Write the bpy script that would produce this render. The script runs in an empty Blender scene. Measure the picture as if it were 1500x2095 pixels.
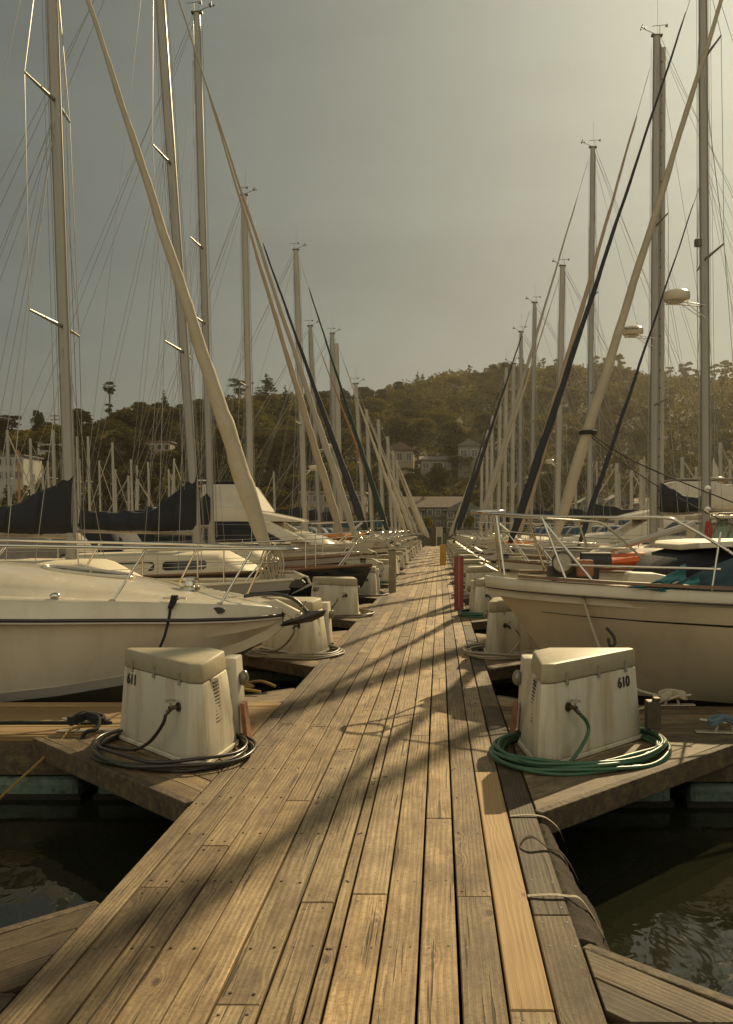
import bpy, bmesh, math, random
import numpy as np
from mathutils import Vector, Matrix

# ------------------------------------------------------------------ scene, camera, light
scene = bpy.context.scene
COL = scene.collection
R = math.radians
FPX, VX, VY, EYE = 1850.0, 899.0, 1084.0, 1.5        # focal length and vanishing point of the photograph, eye height
WATER = -0.45
DL, DR = -1.365, 0.515                               # edges of the walkway
PITCH = 4.93                                         # distance between finger piers

cd = bpy.data.cameras.new('camera'); cam = bpy.data.objects.new('camera', cd); COL.objects.link(cam)
cam.location = (0, 0, EYE); cam.rotation_euler = (R(90), 0, 0)
cd.sensor_fit = 'VERTICAL'; cd.sensor_height = 36.0; cd.lens = 36.0 * FPX / 2095.0
cd.shift_x = -(VX - 750.0) / 2095.0; cd.shift_y = (VY - 1047.5) / 2095.0
cd.clip_start = 0.05; cd.clip_end = 6000
scene.camera = cam

SUN_AZ = math.atan(0.43)                            # to the right of the walkway's direction
SUN_EL = R(32)
w = bpy.data.worlds.new('World'); scene.world = w; w.use_nodes = True
nt = w.node_tree; nt.nodes.clear()
sky = nt.nodes.new('ShaderNodeTexSky'); sky.sky_type = 'NISHITA'; sky.sun_disc = False
sky.sun_elevation = SUN_EL; sky.sun_rotation = SUN_AZ
sky.air_density = 1.0; sky.dust_density = 4.0; sky.ozone_density = 1.0; sky.altitude = 0
hs = nt.nodes.new('ShaderNodeHueSaturation'); hs.inputs['Saturation'].default_value = 0.45
gm = nt.nodes.new('ShaderNodeGamma'); gm.inputs[1].default_value = 0.5     # softens the span between the aureole and the rest of the sky
mx = nt.nodes.new('ShaderNodeMix'); mx.data_type = 'RGBA'; mx.blend_type = 'MULTIPLY'; mx.inputs[0].default_value = 1
mx.inputs[7].default_value = (0.925, 1.0, 0.865, 1)
bg = nt.nodes.new('ShaderNodeBackground'); bg.inputs[1].default_value = 0.069
wo = nt.nodes.new('ShaderNodeOutputWorld')
L = nt.links.new
L(sky.outputs[0], gm.inputs[0]); L(gm.outputs[0], hs.inputs['Color']); L(hs.outputs[0], mx.inputs[6]); 
# unseen bright glow added to the sky behind the camera to lift shaded faces
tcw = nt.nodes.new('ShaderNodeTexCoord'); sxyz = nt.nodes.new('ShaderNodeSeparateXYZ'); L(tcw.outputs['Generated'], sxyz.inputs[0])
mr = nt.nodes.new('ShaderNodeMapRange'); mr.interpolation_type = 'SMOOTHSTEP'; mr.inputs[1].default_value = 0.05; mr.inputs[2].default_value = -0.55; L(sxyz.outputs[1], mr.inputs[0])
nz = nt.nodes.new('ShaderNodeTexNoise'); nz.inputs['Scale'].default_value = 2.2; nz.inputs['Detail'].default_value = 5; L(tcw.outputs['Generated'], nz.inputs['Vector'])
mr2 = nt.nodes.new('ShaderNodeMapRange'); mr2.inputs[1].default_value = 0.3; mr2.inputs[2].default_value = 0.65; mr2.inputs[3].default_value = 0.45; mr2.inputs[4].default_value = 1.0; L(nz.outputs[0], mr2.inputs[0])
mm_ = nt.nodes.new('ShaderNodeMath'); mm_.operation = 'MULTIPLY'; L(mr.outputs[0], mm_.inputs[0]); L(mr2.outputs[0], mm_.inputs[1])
# thin high streaks of cirrus
mpw = nt.nodes.new('ShaderNodeMapping'); mpw.inputs['Rotation'].default_value = (0.3, 0.75, 0.2); mpw.inputs['Scale'].default_value = (1.2, 1.2, 6.0); L(tcw.outputs['Generated'], mpw.inputs[0])
ci = nt.nodes.new('ShaderNodeTexNoise'); ci.inputs['Scale'].default_value = 1.6; ci.inputs['Detail'].default_value = 6; ci.inputs['Distortion'].default_value = 0.5; L(mpw.outputs[0], ci.inputs['Vector'])
mr3 = nt.nodes.new('ShaderNodeMapRange'); mr3.inputs[1].default_value = 0.35; mr3.inputs[2].default_value = 0.75; mr3.inputs[3].default_value = 0.95; mr3.inputs[4].default_value = 1.13; L(ci.outputs[0], mr3.inputs[0])
cs_ = nt.nodes.new('ShaderNodeVectorMath'); cs_.operation = 'SCALE'; L(mx.outputs[2], cs_.inputs[0]); L(mr3.outputs[0], cs_.inputs[3])
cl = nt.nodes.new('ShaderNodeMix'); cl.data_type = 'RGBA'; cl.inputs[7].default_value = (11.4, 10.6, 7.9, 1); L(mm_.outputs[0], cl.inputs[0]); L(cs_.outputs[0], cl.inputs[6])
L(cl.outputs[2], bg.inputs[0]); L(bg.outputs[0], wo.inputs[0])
sd = bpy.data.lights.new('sun', 'SUN'); sun = bpy.data.objects.new('sun', sd); COL.objects.link(sun)
sd.energy = 4.7; sd.angle = R(0.55); sd.color = (1.0, 0.79, 0.455)
to_sun = Vector((math.sin(SUN_AZ) * math.cos(SUN_EL), math.cos(SUN_AZ) * math.cos(SUN_EL), math.sin(SUN_EL)))
sun.rotation_euler = to_sun.to_track_quat('Z', 'Y').to_euler(); sun.location = (20, 40, 40)
vs = scene.view_settings
vs.view_transform = 'Standard'; vs.look = 'None'; vs.gamma = 1; vs.exposure = 0.12; vs.use_curve_mapping = False
scene.cycles.max_bounces = 6; scene.cycles.transparent_max_bounces = 8; scene.cycles.volume_bounces = 0
scene.cycles.caustics_reflective = False; scene.cycles.caustics_refractive = False

# ------------------------------------------------------------------ helpers
def at(px, py, Y):
    """a point of the photograph at the distance Y along the walkway"""
    return Vector(((px - VX) / FPX * Y, Y, EYE - (py - VY) / FPX * Y))

def V(*a): return Vector(a)

class MB:
    def __init__(s): s.v = []; s.f = []; s.m = []
    def add(s, vs_, fs, mi=0):
        b = len(s.v); s.v += [tuple(p) for p in vs_]
        for f in fs: s.f.append([b + i for i in f]); s.m.append(mi)
        return s
    def box(s, c, size, mi=0, rz=0.0, M=None):
        hx, hy, hz = size[0] / 2, size[1] / 2, size[2] / 2
        M = M or Matrix.Rotation(rz, 3, 'Z')
        p = [Vector(c) + M @ Vector((x * hx, y * hy, z * hz)) for z in (-1, 1) for y in (-1, 1) for x in (-1, 1)]
        return s.add(p, [(0, 2, 3, 1), (4, 5, 7, 6), (0, 1, 5, 4), (2, 6, 7, 3), (0, 4, 6, 2), (1, 3, 7, 5)], mi)
    def prism(s, bot, top, mi=0, cap_mi=None):
        n = len(bot); s.add(list(bot) + list(top), [(i, (i + 1) % n, n + (i + 1) % n, n + i) for i in range(n)], mi)
        b = len(s.v) - 2 * n
        s.f.append([b + i for i in reversed(range(n))]); s.m.append(mi)
        s.f.append([b + n + i for i in range(n)]); s.m.append(mi if cap_mi is None else cap_mi)
        return s
    def tube(s, pts, r, n=8, mi=0, closed=False, cap=True, flat=None):
        pts = [Vector(p) for p in pts]; k = len(pts)
        rs = list(r) if isinstance(r, (list, tuple)) else [r] * k
        rings = []; up = None
        for i in range(k):
            a = pts[i - 1] if (i > 0 or closed) else pts[i]
            b = pts[(i + 1) % k] if (i < k - 1 or closed) else pts[i]
            t = (b - a)
            t = t.normalized() if t.length > 1e-9 else Vector((0, 0, 1))
            if up is None:
                up = t.cross(Vector((0, 1, 0)))
                if up.length < 0.1: up = t.cross(Vector((1, 0, 0)))
            up = (up - t * up.dot(t))
            up = up.normalized() if up.length > 1e-6 else t.orthogonal().normalized()
            sd_ = t.cross(up)
            fl = flat if flat else 1.0
            rings.append([pts[i] + up * (math.cos(2 * math.pi * j / n) * rs[i]) + sd_ * (math.sin(2 * math.pi * j / n) * rs[i] * fl) for j in range(n)])
        return s.loft(rings, True, closed, cap, mi)
    def loft(s, rings, ring_closed=True, closed=False, cap=False, mi=0):
        n = len(rings[0]); k = len(rings); b = len(s.v)
        for r_ in rings: s.v += [tuple(p) for p in r_]
        for i in range(k if closed else k - 1):
            for j in range(n if ring_closed else n - 1):
                i2 = (i + 1) % k; j2 = (j + 1) % n
                s.f.append([b + i * n + j, b + i * n + j2, b + i2 * n + j2, b + i2 * n + j]); s.m.append(mi)
        if cap and not closed:
            s.f.append([b + j for j in reversed(range(n))]); s.m.append(mi)
            s.f.append([b + (k - 1) * n + j for j in range(n)]); s.m.append(mi)
        return s
    def ball(s, c, r, mi=0, nu=12, nv=8, sc=(1, 1, 1)):
        c = Vector(c); rings = []
        for i in range(nv + 1):
            t = math.pi * i / nv; q = max(math.sin(t), 0.02)
            rings.append([c + Vector((math.cos(2 * math.pi * j / nu) * q * r * sc[0], math.sin(2 * math.pi * j / nu) * q * r * sc[1], math.cos(t) * r * sc[2])) for j in range(nu)])
        return s.loft(rings, True, False, True, mi)
    def lathe(s, c, prof, n=16, mi=0, axis='Z'):
        c = Vector(c); rings = []
        for (r_, h) in prof:
            ring = []
            for j in range(n):
                a = 2 * math.pi * j / n; p = (math.cos(a) * r_, math.sin(a) * r_, h)
                if axis == 'X': p = (p[2], p[0], p[1])
                if axis == 'Y': p = (p[0], p[2], p[1])
                ring.append(c + Vector(p))
            rings.append(ring)
        return s.loft(rings, True, False, True, mi)
    def build(s, name, mats, parent=None, smooth=None, bevel=0.0, seg=2, origin=None):
        mats = mats if isinstance(mats, (list, tuple)) else [mats]
        me = bpy.data.meshes.new(name)
        if parent is not None: off = world_loc(parent)
        elif origin is not None: off = Vector(origin)
        else:
            a = np.array(s.v); off = Vector((float((a[:, 0].min() + a[:, 0].max()) / 2), float((a[:, 1].min() + a[:, 1].max()) / 2), float(a[:, 2].min())))
        me.from_pydata([(p[0] - off.x, p[1] - off.y, p[2] - off.z) for p in s.v], [], s.f)
        me.polygons.foreach_set('material_index', s.m)
        for m_ in mats: me.materials.append(m_)
        bm = bmesh.new(); bm.from_mesh(me)
        bmesh.ops.recalc_face_normals(bm, faces=bm.faces)
        if bevel > 0:
            ed = [e for e in bm.edges if len(e.link_faces) == 2 and e.calc_face_angle(0) > R(28)]
            bmesh.ops.bevel(bm, geom=ed, offset=bevel, segments=seg, affect='EDGES', profile=0.5, clamp_overlap=True)
        bm.to_mesh(me); bm.free()
        if smooth is not None:
            me.polygons.foreach_set('use_smooth', [True] * len(me.polygons)); me.set_sharp_from_angle(angle=R(smooth))
        me.update()
        o = bpy.data.objects.new(name, me); COL.objects.link(o)
        if parent is not None: o.parent = parent
        else: o.location = off
        return o

def world_loc(o):
    p = Vector((0, 0, 0))
    while o is not None: p = p + o.location; o = o.parent
    return p

def tag(o, label=None, cat=None, group=None, kind=None):
    if label: o['label'] = label
    if cat: o['category'] = cat
    if group: o['group'] = group
    if kind: o['kind'] = kind
    return o

def thing(name, loc, label, cat, group=None):
    o = bpy.data.objects.new(name, None); COL.objects.link(o); o.location = loc; o.empty_display_size = 0.2
    return tag(o, label, cat, group)

def copy_tree(o, parent=None):
    c = o.copy(); COL.objects.link(c)
    if parent is not None: c.parent = parent
    for ch in list(o.children): copy_tree(ch, c)
    return c

def curve(pts, n=8, closed=False):
    """Catmull-Rom through the points"""
    P = [Vector(p) for p in pts]; out = []; k = len(P)
    for i in range(k if closed else k - 1):
        p0 = P[(i - 1) % k] if (closed or i > 0) else P[i]; p1 = P[i]; p2 = P[(i + 1) % k]
        p3 = P[(i + 2) % k] if (closed or i + 2 < k) else p2
        for j in range(n):
            t = j / n
            out.append(0.5 * ((2 * p1) + (p2 - p0) * t + (2 * p0 - 5 * p1 + 4 * p2 - p3) * t * t + (3 * p1 - p0 - 3 * p2 + p3) * t ** 3))
    if not closed: out.append(P[-1])
    return out

def sag(a, b, d, n=10):
    a, b = Vector(a), Vector(b)
    return [a.lerp(b, i / n) - Vector((0, 0, d * 4 * (i / n) * (1 - i / n))) for i in range(n + 1)]

def text_polys(body, size, depth=0.002, bold=0.0):
    c = bpy.data.curves.new('lettering', 'FONT'); c.body = body; c.size = size; c.extrude = depth; c.offset = bold; c.align_x = 'LEFT'
    o = bpy.data.objects.new('lettering', c); COL.objects.link(o)
    me = bpy.data.meshes.new_from_object(o)
    vs_ = [v.co.copy() for v in me.vertices]; fs = [list(p.vertices) for p in me.polygons]
    bpy.data.objects.remove(o); bpy.data.curves.remove(c); bpy.data.meshes.remove(me)
    return vs_, fs

def put_text(body, size, origin, xdir, ydir, name, mat, parent, bold=0.0, depth=0.002):
    vs_, fs = text_polys(body, size, depth, bold)
    x = Vector(xdir).normalized(); y = Vector(ydir).normalized(); z = x.cross(y)
    o = Vector(origin)
    return MB().add([o + x * p.x + y * p.y + z * p.z for p in vs_], fs).build(name, mat, parent)

# ------------------------------------------------------------------ materials
def nodes(name):
    m = bpy.data.materials.new(name); m.use_nodes = True
    return m, m.node_tree, m.node_tree.nodes['Principled BSDF']

def N(t, kind, **kw):
    n = t.nodes.new(kind)
    for k_, v in kw.items():
        if k_ in n.inputs: n.inputs[k_].default_value = v
        else: setattr(n, k_, v)
    return n

def math_(t, op, a, b=None, clamp=False):
    n = t.nodes.new('ShaderNodeMath'); n.operation = op; n.use_clamp = clamp
    for i, q in enumerate((a, b)):
        if q is None: continue
        if isinstance(q, (int, float)): n.inputs[i].default_value = q
        else: t.links.new(q, n.inputs[i])
    return n.outputs[0]

def mixc(t, f, a, b, blend='MIX'):
    n = t.nodes.new('ShaderNodeMix'); n.data_type = 'RGBA'; n.blend_type = blend
    for i, q in ((0, f), (6, a), (7, b)):
        if isinstance(q, (int, float)): n.inputs[i].default_value = q
        elif isinstance(q, tuple): n.inputs[i].default_value = q if len(q) == 4 else (*q, 1)
        else: t.links.new(q, n.inputs[i])
    return n.outputs[2]

def ramp(t, v, stops):
    n = t.nodes.new('ShaderNodeValToRGB'); e = n.color_ramp.elements
    while len(e) < len(stops): e.new(0.5)
    for q, (p, c) in zip(e, stops): q.position = p; q.color = (*c, 1) if len(c) == 3 else c
    t.links.new(v, n.inputs[0]); return n.outputs[0]

def paint(name, col, rough=0.45, metal=0.0, var=0.12, scale=3.0, bump=0.0, bscale=40, dirt=None, streak=False, coat=0.0, spec=0.5, dirt_amt=0.5):
    """a plain surface with soft tone changes, optional dirt and vertical streaks"""
    m, t, b = nodes(name)
    tc = N(t, 'ShaderNodeTexCoord')
    n1 = N(t, 'ShaderNodeTexNoise', Scale=scale, Detail=5.0, Roughness=0.6); t.links.new(tc.outputs['Object'], n1.inputs['Vector'])
    lo = tuple(c * (1 - var) for c in col); hi = tuple(min(1, c * (1 + var)) for c in col)
    c = ramp(t, n1.outputs[0], [(0.3, lo), (0.7, hi)])
    if dirt:
        mp = N(t, 'ShaderNodeMapping'); t.links.new(tc.outputs['Object'], mp.inputs[0])
        mp.inputs['Scale'].default_value = (1, 1, 0.09) if streak else (1, 1, 1)
        n2 = N(t, 'ShaderNodeTexNoise', Scale=scale * 4, Detail=6.0, Roughness=0.65); t.links.new(mp.outputs[0], n2.inputs['Vector'])
        f = ramp(t, n2.outputs[0], [(0.48, (0, 0, 0)), (0.72, (dirt_amt,) * 3)])
        c = mixc(t, f, c, dirt)
    t.links.new(c, b.inputs['Base Color'])
    b.inputs['Roughness'].default_value = rough; b.inputs['Metallic'].default_value = metal
    b.inputs['Coat Weight'].default_value = coat; b.inputs['Specular IOR Level'].default_value = spec
    if bump:
        n3 = N(t, 'ShaderNodeTexNoise', Scale=bscale, Detail=4.0); t.links.new(tc.outputs['Object'], n3.inputs['Vector'])
        bp = N(t, 'ShaderNodeBump', Strength=bump, Distance=0.02); t.links.new(n3.outputs[0], bp.inputs['Height']); t.links.new(bp.outputs[0], b.inputs['Normal'])
    return m

def wood_mat():
    m, t, b = nodes('weathered_planks')
    uv = N(t, 'ShaderNodeUVMap'); uv.uv_map = 'board'
    sp = N(t, 'ShaderNodeSeparateXYZ'); t.links.new(uv.outputs[0], sp.inputs[0])
    at_ = N(t, 'ShaderNodeAttribute', attribute_name='tone'); sc = N(t, 'ShaderNodeSeparateColor'); t.links.new(at_.outputs['Color'], sc.inputs[0])
    rnd, fresh, dark = sc.outputs[0], sc.outputs[1], sc.outputs[2]
    def vec(kx, ky, koff=0.0):
        c = N(t, 'ShaderNodeCombineXYZ')
        t.links.new(math_(t, 'MULTIPLY', sp.outputs[0], kx), c.inputs[0]); t.links.new(math_(t, 'MULTIPLY', sp.outputs[1], ky), c.inputs[1])
        t.links.new(math_(t, 'MULTIPLY', rnd, 37.0 + koff), c.inputs[2]); return c.outputs[0]
    lowf = N(t, 'ShaderNodeTexNoise', Scale=1.0, Detail=2.0, Roughness=0.5); t.links.new(vec(5.5, 0.55), lowf.inputs['Vector'])
    # knots
    vo = N(t, 'ShaderNodeTexVoronoi', Scale=1.0); vo.feature = 'F1'; vo.inputs['Randomness'].default_value = 1.0; t.links.new(vec(6.0, 2.6, 3), vo.inputs['Vector'])
    kn = math_(t, 'SUBTRACT', 1.0, math_(t, 'DIVIDE', vo.outputs['Distance'], 0.36), clamp=True)
    knm = math_(t, 'MULTIPLY', math_(t, 'POWER', kn, 2.0), math_(t, 'GREATER_THAN', vo.outputs['Color'], 0.30))
    ring = math_(t, 'ADD', math_(t, 'MULTIPLY', sp.outputs[0], 105.0), math_(t, 'MULTIPLY', lowf.outputs[0], 13.0))
    ring = math_(t, 'ADD', ring, math_(t, 'MULTIPLY', knm, 6.0))
    ring = math_(t, 'ADD', math_(t, 'MULTIPLY', math_(t, 'SINE', math_(t, 'MULTIPLY', ring, 2.6)), 0.5), 0.5)
    fine = N(t, 'ShaderNodeTexNoise', Scale=1.0, Detail=6.0, Roughness=0.7); t.links.new(vec(230, 2.6, 7), fine.inputs['Vector'])
    fine2 = N(t, 'ShaderNodeTexNoise', Scale=1.0, Detail=2.0); t.links.new(vec(10, 1.3, 23), fine2.inputs['Vector'])
    crack = N(t, 'ShaderNodeTexNoise', Scale=1.0, Detail=3.0, Roughness=0.6); t.links.new(vec(55, 1.0, 11), crack.inputs['Vector'])
    blot = N(t, 'ShaderNodeTexNoise', Scale=1.0, Detail=6.0, Roughness=0.62); t.links.new(vec(9, 3.0, 17), blot.inputs['Vector'])
    g = math_(t, 'ADD', math_(t, 'MULTIPLY', math_(t, 'POWER', ring, 1.3), math_(t, 'MULTIPLY', fine2.outputs[0], 0.44)), math_(t, 'MULTIPLY', fine.outputs[0], 0.80))
    base = ramp(t, g, [(0.18, (0.11, 0.076, 0.04)), (0.40, (0.30, 0.217, 0.12)), (0.8, (0.54, 0.41, 0.24))])
    base = mixc(t, ramp(t, blot.outputs[0], [(0.40, (0, 0, 0)), (0.66, (0.8,) * 3)]), base, (0.15, 0.10, 0.056))
    worn = N(t, 'ShaderNodeTexNoise', Scale=1.0, Detail=5.0, Roughness=0.7); t.links.new(vec(4.0, 0.7, 29), worn.inputs['Vector'])
    base = mixc(t, ramp(t, worn.outputs[0], [(0.52, (0, 0, 0)), (0.72, (0.6,) * 3)]), base, (0.47, 0.375, 0.225))
    tcp = N(t, 'ShaderNodeTexCoord'); spk = N(t, 'ShaderNodeTexNoise', Scale=70.0, Detail=4.0, Roughness=0.75); t.links.new(tcp.outputs['Object'], spk.inputs['Vector'])
    base = mixc(t, 1.0, base, ramp(t, spk.outputs[0], [(0.33, (0.62, 0.60, 0.56)), (0.5, (1, 1, 1)), (0.72, (1.12, 1.1, 1.05))]), 'MULTIPLY')
    grime = N(t, 'ShaderNodeTexNoise', Scale=1.7, Detail=7.0, Roughness=0.7); t.links.new(tcp.outputs['Object'], grime.inputs['Vector'])
    base = mixc(t, ramp(t, grime.outputs[0], [(0.5, (0, 0, 0)), (0.68, (0.55,) * 3)]), base, (0.12, 0.084, 0.045))
    new = ramp(t, g, [(0.1, (0.22, 0.137, 0.06)), (0.9, (0.35, 0.232, 0.105))])
    base = mixc(t, fresh, base, new)
    base = mixc(t, math_(t, 'FRACT', math_(t, 'MULTIPLY', rnd, 7.3)), base, mixc(t, 1.0, base, (1.03, 0.955, 0.86), 'MULTIPLY'))
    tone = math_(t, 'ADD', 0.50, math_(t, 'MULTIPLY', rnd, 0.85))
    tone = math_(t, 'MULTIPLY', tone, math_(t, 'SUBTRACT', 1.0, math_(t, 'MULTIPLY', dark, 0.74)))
    mul = N(t, 'ShaderNodeVectorMath'); mul.operation = 'SCALE'; t.links.new(base, mul.inputs[0]); t.links.new(tone, mul.inputs[3])
    ck = ramp(t, crack.outputs[0], [(0.325, (1, 1, 1)), (0.37, (0, 0, 0))])
    ckm = math_(t, 'MULTIPLY', ck, math_(t, 'SUBTRACT', 0.85, fresh))
    c2 = mixc(t, ckm, mul.outputs[0], (0.03, 0.022, 0.014))
    kcore = math_(t, 'MULTIPLY', ramp(t, knm, [(0.5, (0, 0, 0)), (0.72, (1, 1, 1))]), 0.8)
    c2 = mixc(t, kcore, c2, (0.05, 0.03, 0.015))
    t.links.new(c2, b.inputs['Base Color'])
    b.inputs['Roughness'].default_value = 0.72; b.inputs['Specular IOR Level'].default_value = 0.35
    h = math_(t, 'SUBTRACT', g, math_(t, 'MULTIPLY', ck, 1.2))
    bp = N(t, 'ShaderNodeBump', Strength=0.75, Distance=0.004); t.links.new(h, bp.inputs['Height']); t.links.new(bp.outputs[0], b.inputs['Normal'])
    return m

M = {}
M['planks'] = wood_mat()
M['beam'] = paint('dark_timber', (0.075, 0.05, 0.028), 0.8, var=0.35, scale=4, bump=0.5, bscale=30, dirt=(0.17, 0.125, 0.05), dirt_amt=0.7)
M['float'] = paint('algae_concrete', (0.10, 0.14, 0.108), 0.75, var=0.3, scale=3, bump=0.5, bscale=25, dirt=(0.03, 0.032, 0.018), dirt_amt=0.95)
M['weed'] = paint('waterline_weed', (0.014, 0.014, 0.008), 0.9, bump=0.8, bscale=50)
M['box'] = paint('cream_fibreglass', (0.60, 0.545, 0.425), 0.5, var=0.06, scale=2, dirt=(0.34, 0.235, 0.095), streak=True, bump=0.1, bscale=12, dirt_amt=0.8)
M['box_lid'] = paint('yellowed_lid', (0.38, 0.325, 0.215), 0.55, var=0.1, scale=3, dirt=(0.27, 0.2, 0.09), bump=0.1, bscale=14, dirt_amt=0.6)
M['number'] = paint('black_numerals', (0.02, 0.018, 0.015), 0.6)
M['steel'] = paint('polished_steel', (0.62, 0.58, 0.5), 0.16, 1.0, var=0.05)
M['wire'] = paint('rigging_wire', (0.30, 0.275, 0.235), 0.35, 0.8, var=0.1)
M['alloy'] = paint('mast_alloy', (0.28, 0.262, 0.225), 0.36, 0.5, var=0.06, scale=1.2, dirt=(0.30, 0.25, 0.17), dirt_amt=0.4)
M['alloy_pale'] = paint('painted_mast', (0.37, 0.335, 0.27), 0.35, 0.0, var=0.06, scale=1.2, dirt=(0.4, 0.33, 0.22), dirt_amt=0.4)
M['brass'] = paint('dull_bronze', (0.10, 0.085, 0.06), 0.45, 0.8, var=0.3, scale=20)
M['glass'] = paint('dark_window', (0.02, 0.022, 0.02), 0.08, 0, spec=0.6)
M['glass_green'] = paint('green_window', (0.14, 0.20, 0.12), 0.1, 0, spec=0.6)
M['white'] = paint('gelcoat_white', (0.60, 0.53, 0.405), 0.2, var=0.05, scale=0.8, coat=0.3, dirt=(0.40, 0.32, 0.2), dirt_amt=0.4, streak=True)
M['cream'] = paint('gelcoat_cream', (0.58, 0.47, 0.32), 0.3, var=0.06, scale=0.8, coat=0.2, dirt=(0.38, 0.29, 0.17), dirt_amt=0.45, streak=True)
M['grey_paint'] = paint('grey_gelcoat', (0.40, 0.37, 0.32), 0.3, var=0.06, coat=0.2)
M['navy'] = paint('navy_hull', (0.012, 0.015, 0.024), 0.15, var=0.1, coat=0.4)
M['red_hull'] = paint('red_hull', (0.22, 0.035, 0.02), 0.25, var=0.1, coat=0.3)
M['antifoul'] = paint('bottom_paint', (0.03, 0.028, 0.026), 0.7)
M['stripe'] = paint('dark_stripe', (0.035, 0.03, 0.026), 0.35)
M['teak'] = paint('oiled_teak', (0.165, 0.085, 0.038), 0.45, var=0.25, scale=8)
M['deck'] = paint('cream_deck', (0.56, 0.485, 0.35), 0.6, var=0.06, scale=2, bump=0.1, bscale=120)
M['cover_black'] = paint('black_canvas', (0.013, 0.014, 0.019), 0.85, var=0.3, scale=2.5, bump=0.6, bscale=6)
M['cover_grey'] = paint('grey_canvas', (0.21, 0.175, 0.145), 0.85, var=0.15, scale=2.5, bump=0.5, bscale=7)
M['cover_pale'] = paint('pale_canvas', (0.52, 0.47, 0.39), 0.85, var=0.1, scale=2.5, bump=0.4, bscale=7)
M['cover_blue'] = paint('blue_canvas', (0.03, 0.06, 0.09), 0.8, var=0.2, scale=3, bump=0.5, bscale=8)
M['tarp'] = paint('blue_tarpaulin', (0.022, 0.048, 0.062), 0.55, var=0.25, scale=3, bump=0.9, bscale=7)
M['teal'] = paint('teal_tarpaulin_edge', (0.035, 0.17, 0.18), 0.55, var=0.2, scale=6, bump=0.6, bscale=14)
M['orange'] = paint('orange_plastic', (0.62, 0.20, 0.015), 0.4, var=0.12)
M['orange_red'] = paint('orange_fabric', (0.58, 0.11, 0.02), 0.6, var=0.15, scale=4, bump=0.4, bscale=10)
for nm, c in dict(sail_cream=(0.44, 0.375, 0.265), sail_tan=(0.37, 0.29, 0.19), sail_dark=(0.024, 0.026, 0.034), sail_green=(0.014, 0.04, 0.028), sail_rust=(0.30, 0.14, 0.06), sail_grey=(0.36, 0.32, 0.25)).items():
    M[nm] = paint(nm + '_cloth', c, 0.8, var=0.1, scale=3, bump=0.5, bscale=9, dirt=tuple(q * 0.6 for q in c), dirt_amt=0.4)
M['rubber'] = paint('black_rubber', (0.022, 0.02, 0.018), 0.5)
M['hose_black'] = paint('black_hose', (0.035, 0.03, 0.024), 0.32, var=0.2, scale=6)
M['hose_green'] = paint('green_hose', (0.045, 0.115, 0.062), 0.4, var=0.15, scale=6)
M['hose_grey'] = paint('grey_hose', (0.22, 0.18, 0.125), 0.45, var=0.2, scale=6)
M['rope_black'] = paint('black_rope', (0.016, 0.015, 0.013), 0.8, bump=0.8, bscale=120)
M['rope_yellow'] = paint('ochre_rope', (0.33, 0.20, 0.045), 0.75, bump=0.8, bscale=120)
M['rope_white'] = paint('white_rope', (0.46, 0.39, 0.28), 0.8, bump=0.8, bscale=120)
M['rope_blue'] = paint('blue_rope', (0.13, 0.19, 0.24), 0.8, bump=0.8, bscale=120)
M['rope_red'] = paint('red_rope', (0.36, 0.05, 0.04), 0.8, bump=0.8, bscale=120)
M['red_post'] = paint('red_paint', (0.19, 0.032, 0.022), 0.5, var=0.12, dirt=(0.14, 0.03, 0.02))
M['yellow_post'] = paint('ochre_paint', (0.42, 0.23, 0.025), 0.5, var=0.12)
M['grey_post'] = paint('grey_timber', (0.21, 0.17, 0.115), 0.8, var=0.25, scale=6, bump=0.5, bscale=30)
M['carpet'] = paint('old_carpet', (0.07, 0.052, 0.034), 0.95, var=0.35, scale=6, bump=1.0, bscale=160)
M['lamp_glass'] = paint('clear_lamp', (0.22, 0.2, 0.15), 0.08, 0.3)
M['galv'] = paint('galvanised_iron', (0.40, 0.36, 0.28), 0.5, 0.6, var=0.25, scale=30)

# ------------------------------------------------------------------ water, land
def yc(k): return 9.28 + PITCH * k

def water_mat():
    m, t, b = nodes('harbour_water')
    b.inputs['Base Color'].default_value = (0.014, 0.0155, 0.008, 1); b.inputs['Roughness'].default_value = 0.035; b.inputs['IOR'].default_value = 1.33
    tc = N(t, 'ShaderNodeTexCoord')
    mp = N(t, 'ShaderNodeMapping'); mp.inputs['Scale'].default_value = (1.0, 0.6, 1); t.links.new(tc.outputs['Object'], mp.inputs[0])
    a = N(t, 'ShaderNodeTexNoise', Scale=2.6, Detail=3.0, Distortion=1.2); t.links.new(mp.outputs[0], a.inputs['Vector'])
    c = N(t, 'ShaderNodeTexNoise', Scale=0.7, Detail=2.0, Distortion=0.6); t.links.new(mp.outputs[0], c.inputs['Vector'])
    h = math_(t, 'ADD', math_(t, 'MULTIPLY', a.outputs[0], 0.35), c.outputs[0])
    bp = N(t, 'ShaderNodeBump', Strength=0.16, Distance=0.12); t.links.new(h, bp.inputs['Height']); t.links.new(bp.outputs[0], b.inputs['Normal'])
    return m
M['water'] = water_mat()
tag(MB().add([(-900, -60, WATER), (900, -60, WATER), (900, 160, WATER), (-900, 160, WATER)], [(0, 1, 2, 3)]).build('water', M['water'], origin=(0, 0, WATER)), kind='structure')

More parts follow.
